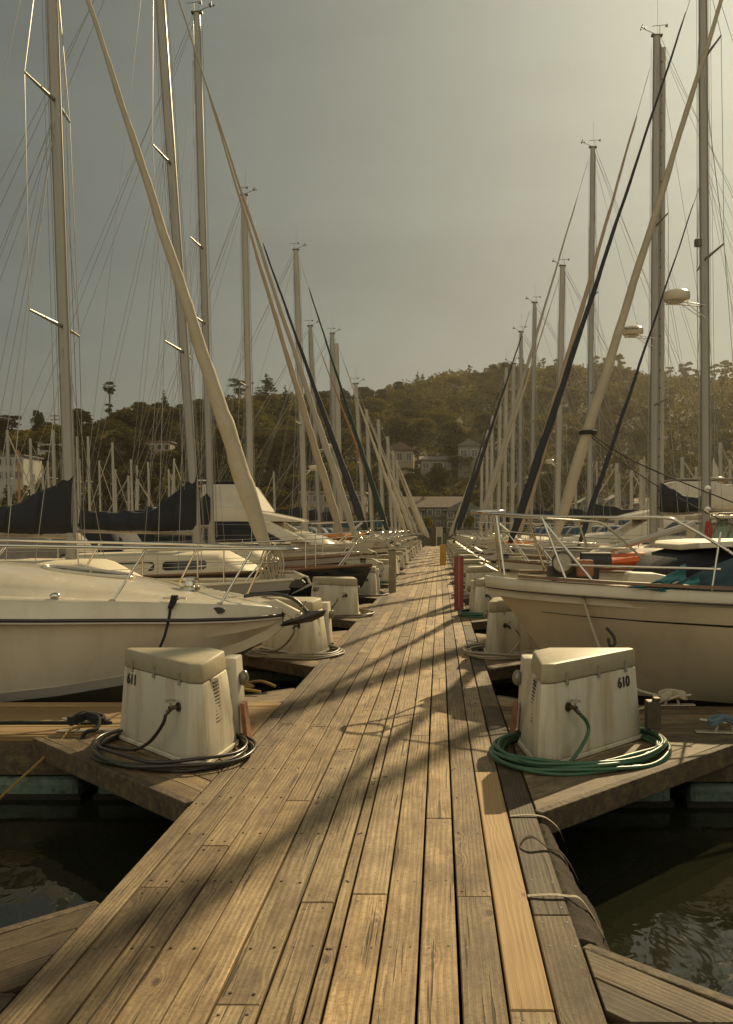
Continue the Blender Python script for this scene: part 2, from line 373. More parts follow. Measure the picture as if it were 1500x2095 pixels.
RU = [-700, -200, 0, 80, 160, 230, 330, 420, 500, 600, 700, 760, 800, 880, 950, 1020, 1100, 1200, 1300, 1380, 1450, 1500, 1700, 2300]
RYP = [930, 900, 905, 900, 885, 868, 858, 842, 832, 832, 838, 838, 822, 800, 790, 776, 770, 776, 783, 790, 796, 790, 770, 800]
RD = [230, 230, 230, 230, 235, 240, 250, 260, 275, 300, 340, 370, 400, 430, 450, 460, 465, 460, 450, 445, 440, 440, 430, 420]
_rng = np.random.default_rng(5)
_ph = _rng.uniform(0, 6.28, (8, 2)); _fr = np.array([0.011, 0.017, 0.027, 0.041, 0.06, 0.085, 0.12, 0.02])
def ground_z(x, y):
    u = x / np.maximum(y, 40) * FPX + VX
    D = np.interp(u, RU, RD); hr = EYE + (VY - np.interp(u, RU, RYP)) / FPX * D
    t = np.clip((y - 152) / (D - 152), 0, 1.0)
    h = 1.0 + (hr - 1.0) * (0.25 * t + 0.75 * t * t * (3 - 2 * t)) 
    b = np.clip((y - D) / 250, 0, 3); h = h - b * b * 6
    w_ = sum(np.sin(x * _fr[i] + y * _fr[i] * 0.7 * (1 if i % 2 else -1) + _ph[i, 0]) * (0.05 / _fr[i]) ** 0.8 for i in range(7))
    return h + w_ * 0.55 * np.clip(t * 3, 0, 1) * (1 - 0.5 * t)
def gz(x, y): return float(ground_z(np.array([x], float), np.array([y], float))[0])

def land():
    xs = np.concatenate([np.linspace(-900, -260, 30), np.linspace(-250, 260, 105), np.linspace(275, 900, 30)])
    ys = np.concatenate([[138.0, 140.0], np.linspace(142, 520, 96), np.linspace(540, 900, 10)])
    X, Y = np.meshgrid(xs, ys); Z = ground_z(X, Y); Z[0, :] = -2.0; Z[1, :] = 0.7
    nx, ny = len(xs), len(ys)
    v = np.stack([X.ravel(), Y.ravel(), Z.ravel()], 1)
    f = [(j * nx + i, j * nx + i + 1, (j + 1) * nx + i + 1, (j + 1) * nx + i) for j in range(ny - 1) for i in range(nx - 1)]
    m, t, b = nodes('dry_hillside')
    tc = N(t, 'ShaderNodeTexCoord'); n1 = N(t, 'ShaderNodeTexNoise', Scale=0.05, Detail=8.0, Roughness=0.7); t.links.new(tc.outputs['Object'], n1.inputs['Vector'])
    t.links.new(ramp(t, n1.outputs[0], [(0.35, (0.04, 0.04, 0.018)), (0.55, (0.062, 0.052, 0.025)), (0.75, (0.1, 0.078, 0.038))]), b.inputs['Base Color']); b.inputs['Roughness'].default_value = 0.95
    o = MB().add([tuple(p) for p in v], f).build('hills', m, smooth=60, origin=(0, 0, 0)); tag(o, kind='structure')
land()

# ------------------------------------------------------------------ planked decks
def inset(poly, d):
    n = len(poly); out = []
    ar = sum(poly[i][0] * poly[(i + 1) % n][1] - poly[(i + 1) % n][0] * poly[i][1] for i in range(n))
    sg = 1 if ar > 0 else -1
    for i in range(n):
        p0, p1, p2 = Vector(poly[i - 1]), Vector(poly[i]), Vector(poly[(i + 1) % n])
        a = (p1 - p0).normalized(); b = (p2 - p1).normalized()
        na = Vector((-a.y, a.x)) * sg; nb = Vector((-b.y, b.x)) * sg
        k = 1 + na.dot(nb)
        out.append(p1 + (na + nb) * (d / max(k, 0.3)))
    return out

def clip(poly, tri):
    """convex clip of poly by the convex tri (2-D)"""
    n = len(tri); ar = sum(tri[i][0] * tri[(i + 1) % n][1] - tri[(i + 1) % n][0] * tri[i][1] for i in range(n))
    if ar < 0: tri = tri[::-1]
    out = list(poly)
    for i in range(n):
        a, b = tri[i], tri[(i + 1) % n]; src, out = out, []
        def sd_(p): return (b[0] - a[0]) * (p[1] - a[1]) - (b[1] - a[1]) * (p[0] - a[0])
        for j in range(len(src)):
            p, q = src[j - 1], src[j]; sp_, sq = sd_(p), sd_(q)
            if (sp_ >= 0) != (sq >= 0):
                t = sp_ / (sp_ - sq); out.append((p[0] + (q[0] - p[0]) * t, p[1] + (q[1] - p[1]) * t))
            if sq >= 0: out.append(q)
        if not out: return []
    return out

class Boards:
    def __init__(s, seed=1): s.v = []; s.f = []; s.uv = []; s.tone = []; s.rg = random.Random(seed)
    def board(s, poly, along, z, th, tone=None, fresh=0.0, dark=0.0, ch=0.004):
        rg = s.rg
        n = len(poly); top = inset(poly, ch); b = len(s.v)
        ar = sum(poly[i][0] * poly[(i + 1) % n][1] - poly[(i + 1) % n][0] * poly[i][1] for i in range(n))
        if ar < 0: poly = poly[::-1]; top = top[::-1]
        dz = rg.uniform(-0.0025, 0.0025); tl = rg.uniform(-0.012, 0.012)
        cx = sum(p[0] for p in poly) / n; cy = sum(p[1] for p in poly) / n
        ax, ay = (1, 0) if along == 'X' else (0, 1) if along == 'Y' else along
        def hz(p): return z + dz + tl * ((p[1] - cy) * ax - (p[0] - cx) * ay)
        for p in poly: s.v.append((p[0], p[1], z - th))
        for p in poly: s.v.append((p[0], p[1], hz(p) - ch))
        for p in top: s.v.append((p[0], p[1], hz(p)))
        fs = []
        for i in range(n):
            j = (i + 1) % n
            fs.append((b + i, b + j, b + n + j, b + n + i)); fs.append((b + n + i, b + n + j, b + 2 * n + j, b + 2 * n + i))
        fs.append(tuple(b + 2 * n + i for i in range(n)))
        t = rg.random() if tone is None else tone; ou, ov = rg.uniform(0, 50), rg.uniform(0, 50)
        for f in fs:
            s.f.append(f); s.tone.append((t, fresh, dark, 1))
            for i in f:
                p = s.v[i]; dzz = z - p[2]
                s.uv.append((p[1] * ax - p[0] * ay + ou + dzz, p[0] * ax + p[1] * ay + ov))
    def build(s, name, parent):
        off = world_loc(parent); me = bpy.data.meshes.new(name)
        me.from_pydata([(p[0] - off.x, p[1] - off.y, p[2] - off.z) for p in s.v], [], s.f)
        uv = me.uv_layers.new(name='board'); uv.data.foreach_set('uv', [q for p in s.uv for q in p])
        a = me.attributes.new('tone', 'FLOAT_COLOR', 'FACE'); a.data.foreach_set('color', [q for p in s.tone for q in p])
        me.materials.append(M['planks']); me.update()
        o = bpy.data.objects.new(name, me); COL.objects.link(o); o.parent = parent
        return o

DOCK_END = 84.0
dock = thing('boardwalk', (-0.4, 40, WATER), 'long straight walkway of weathered lengthwise planks running between the boats', 'boardwalk')
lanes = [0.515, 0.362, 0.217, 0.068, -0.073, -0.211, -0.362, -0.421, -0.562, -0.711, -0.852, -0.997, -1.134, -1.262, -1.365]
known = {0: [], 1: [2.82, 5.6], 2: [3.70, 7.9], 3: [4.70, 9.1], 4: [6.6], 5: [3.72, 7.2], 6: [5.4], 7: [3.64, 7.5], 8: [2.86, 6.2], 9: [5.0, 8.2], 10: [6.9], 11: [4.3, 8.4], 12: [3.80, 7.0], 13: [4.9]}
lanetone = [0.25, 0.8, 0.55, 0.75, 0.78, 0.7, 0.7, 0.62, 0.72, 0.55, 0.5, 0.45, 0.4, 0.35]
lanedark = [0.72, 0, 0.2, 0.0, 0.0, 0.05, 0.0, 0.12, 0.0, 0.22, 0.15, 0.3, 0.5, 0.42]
bd = Boards(11); rg = random.Random(4); screws = MB()
for i in range(14):
    js = [0.6] + known[i]
    while js[-1] < DOCK_END: js.append(min(DOCK_END, js[-1] + rg.choice((2.4, 3.0, 3.6, 4.2)) + rg.uniform(-0.2, 0.2)))
    for j in range(len(js) - 1):
        y0, y1 = js[j] + 0.003, js[j + 1] - 0.003
        gap = rg.uniform(0.003, 0.0065)
        x1, x0 = lanes[i] - gap, lanes[i + 1] + gap
        fr = 1.0 if (i == 1 and j == 1) else (0.4 if rg.random() < 0.05 and y0 > 9 else 0)
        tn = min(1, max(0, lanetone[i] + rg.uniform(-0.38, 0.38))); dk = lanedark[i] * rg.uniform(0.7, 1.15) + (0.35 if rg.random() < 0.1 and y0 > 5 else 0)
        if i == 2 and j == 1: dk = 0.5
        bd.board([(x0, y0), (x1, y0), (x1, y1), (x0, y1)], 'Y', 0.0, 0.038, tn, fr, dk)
        if y0 < 16:
            ys = [y0 + 0.06, y1 - 0.06] + [q * 0.61 + 0.2 for q in range(2, 27) if y0 + 0.25 < q * 0.61 + 0.2 < y1 - 0.25]
            for y in ys:
                if y > 16: continue
                for x in (x0 + 0.028, x1 - 0.028):
                    if x1 - x0 < 0.08 and x > x0 + 0.03: continue
                    screws.lathe((x + rg.uniform(-.006, .006), y + rg.uniform(-.012, .012), 0.0), [(0.0055, -0.004), (0.0055, 0.0012), (0.003, 0.0015)], 7)
bd.build('decking', dock)
screws.build('screw', M['brass'], dock)
mb = MB()
mb.box((DL + 0.032, DOCK_END / 2, -0.155), (0.05, DOCK_END, 0.226)).build('side_beam', M['beam'], dock)
MB().box((DR - 0.032, DOCK_END / 2, -0.155), (0.05, DOCK_END, 0.226)).build('side_beam', M['beam'], dock)
for k in range(0, 17):
    MB().box(((DL + DR) / 2, 1.3 + k * PITCH, -0.42), (1.66, 2.6, 0.30)).build('float', M['float'], dock, bevel=0.04)

# ------------------------------------------------------------------ finger piers with their corner gussets
def finger(sgn, rough=False):
    edge = DR if sgn > 0 else DL
    def ux(u): return edge + sgn * u
    root = thing('finger_pier', (ux(5), 7.2, WATER), None, 'pier', 'finger piers between the berths')
    b = Boards(21 if sgn > 0 else 22); rg = random.Random(8)
    n = 8; y0, y1 = (6.56, 7.86) if sgn < 0 else (6.38, 7.68); wv = (y1 - y0) / n
    for i in range(n):
        a, c = y0 + i * wv + 0.004, y0 + (i + 1) * wv - 0.004
        js = [0.004, rg.uniform(1.6, 3.5), rg.uniform(5.5, 7), 11.0]
        for j in range(3):
            p = [(ux(js[j] + 0.002), a), (ux(js[j + 1] - 0.002), a), (ux(js[j + 1] - 0.002), c), (ux(js[j] + 0.002), c)]
            if sgn > 0: b.board(p, 'X', 0.0, 0.036, rg.uniform(0.1, 0.6), 0, rg.uniform(0.3, 0.75))
            else: b.board(p, 'X', 0.0, 0.036, rg.uniform(0.3, 0.8), 0 if rough else rg.choice((0.95, 0.7, 0.25, 0.85)), rg.uniform(0.8, 1.05) if rough else rg.uniform(0, 0.25))  # rough left boards: weathered dark, with some shadow put into the tone
    yg, yr = (4.97, 8.56) if sgn < 0 else (4.80, 8.18)
    tri = [(ux(0.004), yg), (ux(1.52), y0 - 0.004), (ux(0.004), y0 - 0.004)]
    tri2 = [(ux(0.004), yr), (ux(yr - y1 - .02), y1 + 0.004), (ux(0.004), y1 + 0.004)]
    for tr in (tri, tri2):
        A, B = Vector(tr[0]), Vector(tr[1]); dv = (B - A).normalized(); nv = Vector((-dv.y, dv.x)); C = Vector(tr[2])
        if (C - A).dot(nv) < 0: nv = -nv
        dep = (C - A).dot(nv); q = 0.0
        while q < dep:
            p0 = A - dv * 3 + nv * (q + 0.004); p1 = A + dv * 4 + nv * (q + 0.004); p2 = p1 + nv * 0.143; p3 = p0 + nv * 0.143
            p = clip([tuple(v) for v in (p0, p1, p2, p3)], tr)
            if len(p) >= 3:
                ar = abs(sum(p[i][0] * p[(i + 1) % len(p)][1] - p[(i + 1) % len(p)][0] * p[i][1] for i in range(len(p))) / 2)
                fr_ = 0.45 if (rough and sgn > 0 and 0.25 < q < 0.35) else 0
                if ar > 0.004: b.board(p, (dv.x, dv.y), 0.0, 0.036, rg.uniform(0.2, 0.6), fr_, (rg.uniform(0.8, 1.1) if rough and sgn < 0 else rg.uniform(0.7, 1.0) if rough and not fr_ else 0.0 if fr_ else rg.uniform(0.1, 0.5)), ch=0.003)  # rough left gusset: dark tone is partly weathering, partly painted-in shadow
            q += 0.151
    b.build('decking', root)
    def beam(p, q, th=0.05, h0=-0.04, h1=-0.28):
        d = (Vector(q) - Vector(p)); nrm = Vector((-d.y, d.x)).normalized() * th
        P, Q = Vector(p), Vector(q)
        base = [P, Q, Q + nrm, P + nrm]
        MB().prism([(v.x, v.y, h1) for v in base], [(v.x, v.y, h0) for v in base]).build('side_beam', M['beam'], root, bevel=0.006)
    s1 = 1 if sgn > 0 else -1
    beam((ux(0.0), y0), (ux(11.0), y0), 0.05 * s1); beam((ux(11.0), y1), (ux(0.0), y1), 0.05 * s1)
    beam((ux(0.03), yg - .015), (ux(1.56), y0 - .06), 0.06 * s1, 0.004, -0.13)
    beam((ux(yr - y1 + .02), y1 + .07), (ux(0.03), yr + .04), 0.05 * s1, -0.002, -0.2)
    for c, ln in ((0.62, 1.0), (2.28, 2.08), (4.5, 2.1), (6.7, 2.1), (8.9, 2.1)):
        MB().box((ux(c), (y0 + y1) / 2 - .05, -0.46), (ln, 1.24, 0.33)).build('float', M['float'], root, bevel=0.05)
        MB().box((ux(c), (y0 + y1) / 2 - .05, -0.445), (ln + .03, 1.27, 0.07)).build('weed_line', M['weed'], root)
    return root
ORD = ['nearest', 'first', 'second', 'third', 'fourth', 'fifth', 'sixth', 'seventh', 'eighth', 'ninth', 'tenth', 'eleventh', 'twelfth', 'thirteenth', 'fourteenth', 'fifteenth', 'sixteenth']
for sgn in (-1, 1):
    f0 = finger(sgn)
    f0['label'] = 'timber finger pier with reddish planks beside dock box 611' if sgn < 0 else 'dark timber finger pier carrying dock box 610 and the cleated blue rope'
    for k in range(-1, 15):
        if k == 0: continue
        c = copy_tree(f0) if k > 0 else finger(sgn, True); c.location.y += PITCH * k
        if k == -1: c['label'] = 'timber finger pier ' + ('with rough planks at the bottom edge, before box 611' if sgn < 0 else 'with screwed dark planks at the bottom edge, before box 610')
        else: c['label'] = f'timber finger pier, {ORD[k]} beyond the one under box ' + ('611' if sgn < 0 else '610')

# ------------------------------------------------------------------ dock boxes
def dock_box(sgn):
    edge = DR if sgn > 0 else DL
    def P(u, y, z): return Vector((edge + sgn * u, y, z))
    root = thing('dock_box', P(0.45, 6.25, 0.0), None, 'dock box', 'white dock boxes along the walkway')
    Bs = [(.045, 6.30), (.105, 5.745), (.25, 5.765), (.94, 6.505), (.91, 6.60), (.10, 6.60)]
    Tp = [(.145, 6.34), (.130, 5.700), (.215, 5.715), (.875, 6.455), (.85, 6.50), (.27, 6.50)]
    def ring(f, z, off=0.0):
        pts = [Vector((a[0] + (b[0] - a[0]) * f, a[1] + (b[1] - a[1]) * f)) for a, b in zip(Bs, Tp)]
        if off: pts = inset([tuple(p) for p in pts], -off)
        return [P(p[0], p[1], z) for p in pts]
    H = 0.655
    MB().prism(ring(-0.02, 0.004, 0.014), ring(0, 0.03, 0.012)).build('base_flange', M['box'], root, bevel=0.004)
    MB().prism(ring(0.03, 0.03), ring(0.80, 0.525)).build('body', M['box'], root, bevel=0.014, smooth=40)
    MB().prism(ring(0.80, 0.528, 0.004), ring(1.0, H, 0.003)).build('lid', M['box_lid'], root, bevel=0.016, smooth=40)
    # front face frame
    def face(t, h, out=0.0):                       # t along the slanted front from the dock end, h height
        f = h / H
        a = Vector((Bs[2][0] + (Tp[2][0] - Bs[2][0]) * f, Bs[2][1] + (Tp[2][1] - Bs[2][1]) * f)); b = Vector((Bs[3][0] + (Tp[3][0] - Bs[3][0]) * f, Bs[3][1] + (Tp[3][1] - Bs[3][1]) * f))
        p = a.lerp(b, t); n = Vector((b.y - a.y, -(b.x - a.x))).normalized() * out
        return P(p.x + n.x, p.y + n.y, h)
    for t in (0.12, 0.5, 0.85):
        p = face(t, 0.545, 0.008); dx = (face(t + 0.1, 0.545, 0.008) - p).normalized(); up = (face(t, 0.6, 0.008) - face(t, 0.5, 0.008)).normalized()
        Mx = Matrix((dx, dx.cross(up) * -1, up)).transposed()
        MB().box(p, (0.022, 0.012, 0.085), M=Mx).build('latch', M['galv'], root, bevel=0.003)
    # vent on the side towards the walkway
    def side(s_, h, out=0.0):
        f = h / H
        a = Vector((Bs[1][0] + (Tp[1][0] - Bs[1][0]) * f, Bs[1][1] + (Tp[1][1] - Bs[1][1]) * f)); b = Vector((Bs[0][0] + (Tp[0][0] - Bs[0][0]) * f, Bs[0][1] + (Tp[0][1] - Bs[0][1]) * f))
        p = a.lerp(b, s_); n = Vector((-(b.y - a.y), (b.x - a.x))).normalized() * out
        return P(p.x + n.x, p.y + n.y, h)
    pl = [side(0.28, 0.22, 0.004), side(0.58, 0.20, 0.004), side(0.58, 0.51, 0.004), side(0.28, 0.53, 0.004)]
    pl2 = [side(0.28, 0.22, -0.004), side(0.58, 0.20, -0.004), side(0.58, 0.51, -0.004), side(0.28, 0.53, -0.004)]
    vent = MB().prism(pl2, pl).build('vent_plate', M['galv'], root)
    sl = MB()
    for i in range(12):
        h = 0.235 + i * 0.0235
        sl.prism([side(0.34, h, 0.003), side(0.53, h - 0.004, 0.003), side(0.53, h + 0.007, 0.003), side(0.34, h + 0.011, 0.003)],
                 [side(0.34, h, 0.010), side(0.53, h - 0.004, 0.010), side(0.53, h + 0.004, 0.013), side(0.34, h + 0.008, 0.013)])
    sl.build('vent_slat', M['number'], vent)
    # meter pedestal with its round lamp, standing behind the vent
    MB().prism([P(.05, 6.43, 0.004), P(.16, 6.43, 0.004), P(.16, 6.66, 0.004), P(.05, 6.66, 0.004)], [P(.085, 6.44, .585), P(.19, 6.44, .585), P(.19, 6.65, .585), P(.085, 6.65, .585)]).build('meter_pedestal', M['box'], root, bevel=0.01, smooth=40)
    MB().ball(P(0.05, 6.54, 0.43), 0.05, sc=(0.75, 1, 1.15)).build('round_lamp', M['lamp_glass'], root, smooth=60)
    # tap
    q = face(0.12, 0.36, 0.0); o = face(0.12, 0.36, 0.10) - q; s_ = (face(0.4, 0.36) - q).normalized(); n = o.normalized()
    tp = MB(); tp.tube([q - n * 0.004, q + n * 0.012], 0.03, 10); tp.tube([q, q + n * 0.07], 0.014, 8)
    tp.tube([q + n * 0.05, q + n * 0.075 + V(0, 0, -0.035) + s_ * 0.02], 0.014, 8)
    tap = tp.build('tap', M['brass'], root, smooth=40)
    c = q + n * 0.06 + V(0, 0, 0.045)
    hb = MB(); hb.tube([q + n * 0.055, c], 0.007, 6)
    hb.lathe(c, [(0.01, -0.005), (0.034, -0.006), (0.034, 0.006), (0.01, 0.005)], 8)
    hb.build('tap_handle', M['galv'], tap, smooth=40)
    root['tap_end'] = list(q + n * 0.08 + V(0, 0, -0.042) + s_ * 0.024)
    return root, face

box_l, face_l = dock_box(-1); box_r, face_r = dock_box(1)
copies_l = {0: box_l}; copies_r = {0: box_r}
for k in range(1, 15):
    for cp, b in ((copies_l, box_l), (copies_r, box_r)):
        c = copy_tree(b); c.location.y += PITCH * k; c.location.x += rg.uniform(-0.04, 0.04); c.rotation_euler.z = R(rg.uniform(-4, 4)); cp[k] = c
copies_l[2].rotation_euler.z = R(9)
copies_r[1].rotation_euler.z = R(-6)
def number(face, body, t0, t1, h, parent, dx=None):
    a, b = face(t0, h, 0.003), face(t1, h, 0.003); up = face(t0, h + 0.1, 0.003) - a
    off = parent.location - (box_l if face is face_l else box_r).location
    put_text(body, 0.105, a + off, b - a, up, 'number', M['number'], parent, bold=0.0018)
number(face_l, '611', 0.93, 0.77, 0.415, box_l)
number(face_r, '610', 0.74, 0.95, 0.40, box_r)
rz = copies_l[2].rotation_euler.z; copies_l[2].rotation_euler.z = 0
number(face_l, '607', 0.96, 0.74, 0.40, copies_l[2]); copies_l[2].rotation_euler.z = rz
box_l['label'] = 'stained white dock box numbered 611 with a black hose on its tap'
box_r['label'] = 'white dock box numbered 610 with a sunlit lid and green hose coiled round it'
copies_l[1]['label'] = 'white dock box behind the bow anchor of the motorboat, between boxes 611 and 607'
copies_l[2]['label'] = 'white dock box numbered 607 with a looping grey hose'
copies_r[1]['label'] = 'white dock box beside the cream hull, next beyond box 610'
copies_r[2]['label'] = 'white dock box right behind the red post, half hidden by the cream bow'
for k in range(3, 15):
    copies_l[k]['label'] = f'white dock box, {ORD[k - 2]} beyond box 607 in its row'
    copies_r[k]['label'] = f'white dock box, {ORD[k - 2]} beyond the one behind the red post'
tim = MB(); Pm = lambda sgn, u, y, z: Vector(((DR if sgn > 0 else DL) + sgn * u, y, z))

def timber_chock(sgn, label, mat):
    e = DR if sgn > 0 else DL
    a = V(e + sgn * -0.03, 6.40, 0.03)
    o = MB().prism([(e - sgn * 0.02, 6.36, 0.004), (e + sgn * 0.012, 6.36, 0.004), (e + sgn * 0.012, 6.50, 0.004), (e - sgn * 0.02, 6.50, 0.004)],
                   [(e + sgn * 0.02, 6.40, 0.27), (e + sgn * 0.048, 6.40, 0.27), (e + sgn * 0.048, 6.52, 0.27), (e + sgn * 0.02, 6.52, 0.27)]).build('wooden_wedge', mat, bevel=0.004)
    tag(o, label, 'wedge')
M['wedge'] = paint('reddish_wood', (0.24, 0.10, 0.04), 0.7, var=0.3, scale=9, bump=0.4)
timber_chock(-1, 'small reddish board leaning on the meter post of box 611', M['wedge'])
timber_chock(1, 'small orange brown board leaning beside box 610', M['wedge'])
o = MB().box((0.515 + 1.0, 6.42, 0.19), (0.10, 0.09, 0.2)); o.box((0.515 + 1.02, 6.40, 0.30), (0.05, 0.06, 0.03)); 
tag(o.build('junction_box', M['brass'], bevel=0.008), 'small rusty brown metal box fixed at the outer corner of box 610', 'junction box')

# ------------------------------------------------------------------ hoses, ropes, cleats, posts
def coil(sgn, k, mat, loops, r, seed, label, box, big=1.0, riser=True, squash=1.0):
    rg = random.Random(seed); e = DR if sgn > 0 else DL; Y0 = PITCH * k
    pts = []; n = 36
    for i in range(loops * n + 6):
        a = 2 * math.pi * i / n + 0.8; q = i / n
        wob = 0.05 * math.sin(a * 2 + int(q) * 1.7) + 0.03 * math.sin(3 * a + int(q) * 2.3)
        gr = 0.93 + 0.14 * (0.5 + 0.5 * math.sin(int(q) * 2.4 + seed)) + 0.03 * (q - int(q))
        A = 0.70 * big * (gr + wob * 0.6); B = 0.54 * big * (gr - wob * 0.8)
        du, dy = math.cos(a) * A * 0.68 - math.sin(a) * B * 0.73, math.cos(a) * A * 0.73 + math.sin(a) * B * 0.68
        u = 0.44 + du; y = 6.14 + dy
        layer = (int(q * 1.0) % 4)
        z = r + 0.004 + layer * r * 1.25 + 0.006 * math.sin(5 * a + q)
        if u < 0.03 and y < 6.9: z += 0.0
        over = (y + 0.02) - (4.97 + u)                          # past the gusset edge the loops hang a little
        if over < 0: z += max(over, -0.3) * 0.35
        pts.append(Vector((e + sgn * u, y + Y0, z)))
    sm = curve(pts, 2)
    if riser:
        fc = face_l if sgn < 0 else face_r; off = box.location - (box_l if sgn < 0 else box_r).location
        t = Vector(box['tap_end']) + off
        run = [(.16, .25, .09), (.30, .12, .10), (.46, .04, .12), (.62, .02, .16), (.8, .02, .2)] if sgn < 0 else [(.22, .26, .07), (.24, .19, .07), (.12, .11, .09), (-.06, .035, .11), (-.22, .03, .13)]
        rs = curve([t] + [fc(*q) + off for q in run], 7)
    hb_ = MB().tube(sm, r, 8)
    if riser: hb_.tube(rs, r, 8)
    o = hb_.build('garden_hose', mat, smooth=60)
    tag(o, label, 'hose', 'hoses coiled at the dock boxes')
    return o
coil(-1, 0, M['hose_black'], 5, 0.0118, 3, 'black hose coiled round the foot of box 611', box_l, 0.87)
coil(1, 0, M['hose_green'], 9, 0.0125, 5, 'green hose in a thick coil round box 610', box_r, 0.93)
coil(-1, 1, M['hose_grey'], 3, 0.014, 7, 'grey hose lying round the box behind the bow anchor', copies_l[1])
coil(-1, 2, M['hose_grey'], 3, 0.014, 9, 'grey hose looped from the tap of box 607', copies_l[2])
coil(1, 1, M['rope_white'], 4, 0.013, 13, 'pale hose coiled round the box beside the cream hull', copies_r[1])
coil(1, 2, M['hose_green'], 4, 0.014, 15, 'green hose coiled at the foot of the box behind the red post', copies_r[2], 0.95)
coil(-1, 4, M['hose_green'], 3, 0.014, 19, 'green hose coiled by the box behind the grey post', copies_l[4], 0.95)
for k in (3, 5, 6): coil(-1, k, M['hose_grey'], 2, 0.014, 20 + k, f'grey hose round the {ORD[k - 2]} dock box beyond box 607', copies_l[k])
for k in (3, 4, 5): coil(1, k, M['hose_grey'], 2, 0.014, 30 + k, f'grey hose round the {ORD[k - 2]} dock box beyond the red post', copies_r[k])

def cleat(p, rz, label, size=0.28):
    p = Vector(p); root = thing('dock_cleat', p, label, 'cleat', 'mooring cleats')
    d = Vector((math.cos(rz), math.sin(rz), 0)); h = size * 0.26
    MB().box(p + V(0, 0, 0.006), (size * 1.3, 0.07, 0.011), rz=rz).build('foot_plate', M['galv'], root, bevel=0.003)
    b = MB(); b.tube(curve([p - d * size * 0.56 + V(0, 0, h + 0.012), p - d * size * 0.3 + V(0, 0, h), p + V(0, 0, h - 0.006), p + d * size * 0.3 + V(0, 0, h), p + d * size * 0.56 + V(0, 0, h + 0.012)], 5), [0.009] + [0.011 + 0.006 * math.sin(math.pi * i / 20) for i in range(1, 20)] + [0.009], 8)
    for q in (-0.2, 0.2): b.tube([p + d * size * q, p + d * size * q * 0.7 + V(0, 0, h)], 0.014, 8)
    b.build('horn', M['galv'], root, smooth=50)
    return p, d, h

def rope(pts, r, mat, label, n=6, name='mooring_line', smoothn=6):
    o = MB().tube(curve(pts, smoothn), r, n).build(name, mat, smooth=60)
    return tag(o, label, 'rope', 'mooring ropes')

def wraps(p, d, h, size, turns, seed):
    """figure-of-eight turns lying flat over the horns"""
    rg = random.Random(seed); out = []; s_ = Vector((-d.y, d.x, 0))
    for i in range(turns * 10):
        a = 2 * math.pi * i / 10; lay = 0.010 * (i / 10)
        out.append(p + d * (size * 0.36 * math.cos(a) + rg.uniform(-.006, .006)) + s_ * (0.048 * math.sin(2 * a)) + V(0, 0, h * 0.72 + lay + (0.024 if abs(math.cos(a)) < .45 else 0.0)))
    return out
p, d, h = cleat((-2.62, 6.72, 0.004), 0.05, 'galvanised cleat bound with black rope on the pier beside box 611', 0.32)
rope([V(-6.5, 6.0, 0.32), V(-4.2, 6.55, 0.10), V(-3.1, 6.7, 0.07)] + wraps(p, d, h, 0.34, 5, 2) + [V(-2.5, 6.6, 0.05), V(-2.56, 6.52, 0.03), V(-2.60, 6.50, -0.12), V(-2.63, 6.49, -0.22)], 0.015, M['rope_black'], 'black mooring rope wound on the cleat beside box 611', 7)
rope([p + V(0.12, -0.05, 0.05), p + V(-0.05, -0.14, 0.05), V(-2.72, 6.44, -0.03), V(-2.86, 6.18, -0.20), V(-2.96, 5.8, -0.34), V(-3.05, 5.45, -0.41), V(-3.4, 5.0, -0.43)], 0.010, M['rope_yellow'], 'ochre rope trailing from the cleat into the water', 6)
p2, d2, h2 = cleat((-2.05, 7.62, 0.004), 0.1, 'cleat with a black rope behind box 611 on the far pier edge', 0.28)
rope(wraps(p2, d2, h2, 0.3, 5, 6) + [p2 + V(0.2, 0, 0.02), p2 + V(0.3, -.1, 0.02)], 0.016, M['rope_black'], 'black rope heaped on the cleat behind box 611', 7)
p3, d3, h3 = cleat((1.98, 7.70, 0.004), 0.05, 'cleat with a white rope at the waterline of the cream hull', 0.30)
rope([V(1.30, 8.5, 0.98), V(1.32, 8.42, 0.92), V(1.42, 8.30, 0.55), V(1.55, 8.12, 0.22), V(1.75, 7.85, 0.1)] + wraps(p3, d3, h3, 0.3, 5, 8) + [V(1.82, 7.66, 0.03), V(1.66, 7.5, 0.015), V(1.5, 7.42, 0.015)], 0.013, M['rope_white'], 'white mooring rope knotted on the cleat beside box 610', 7)
p4, d4, h4 = cleat((2.10, 6.66, 0.004), -0.12, 'cleat with blue rope on the pier beyond the green hose', 0.32)
rope(wraps(p4, d4, h4, 0.32, 4, 10) + [p4 + V(0.2, -0.05, 0.03), p4 + V(0.4, -0.12, 0.016), p4 + V(0.6, -0.25, -0.06), p4 + V(0.95, -0.5, -0.3)], 0.012, M['rope_blue'], 'pale blue rope tied on the cleat beyond the green hose', 7)
rope([V(-1.62, 8.2, 0.03), V(-1.9, 8.3, 0.06), V(-1.75, 8.5, 0.03), V(-2.05, 8.6, 0.1), V(-1.9, 8.9, 0.0), V(-1.7, 8.65, 0.05), V(-1.55, 8.55, 0.02)], 0.014, M['rope_yellow'], 'tangle of ochre rope under the motorboat bow', 7)

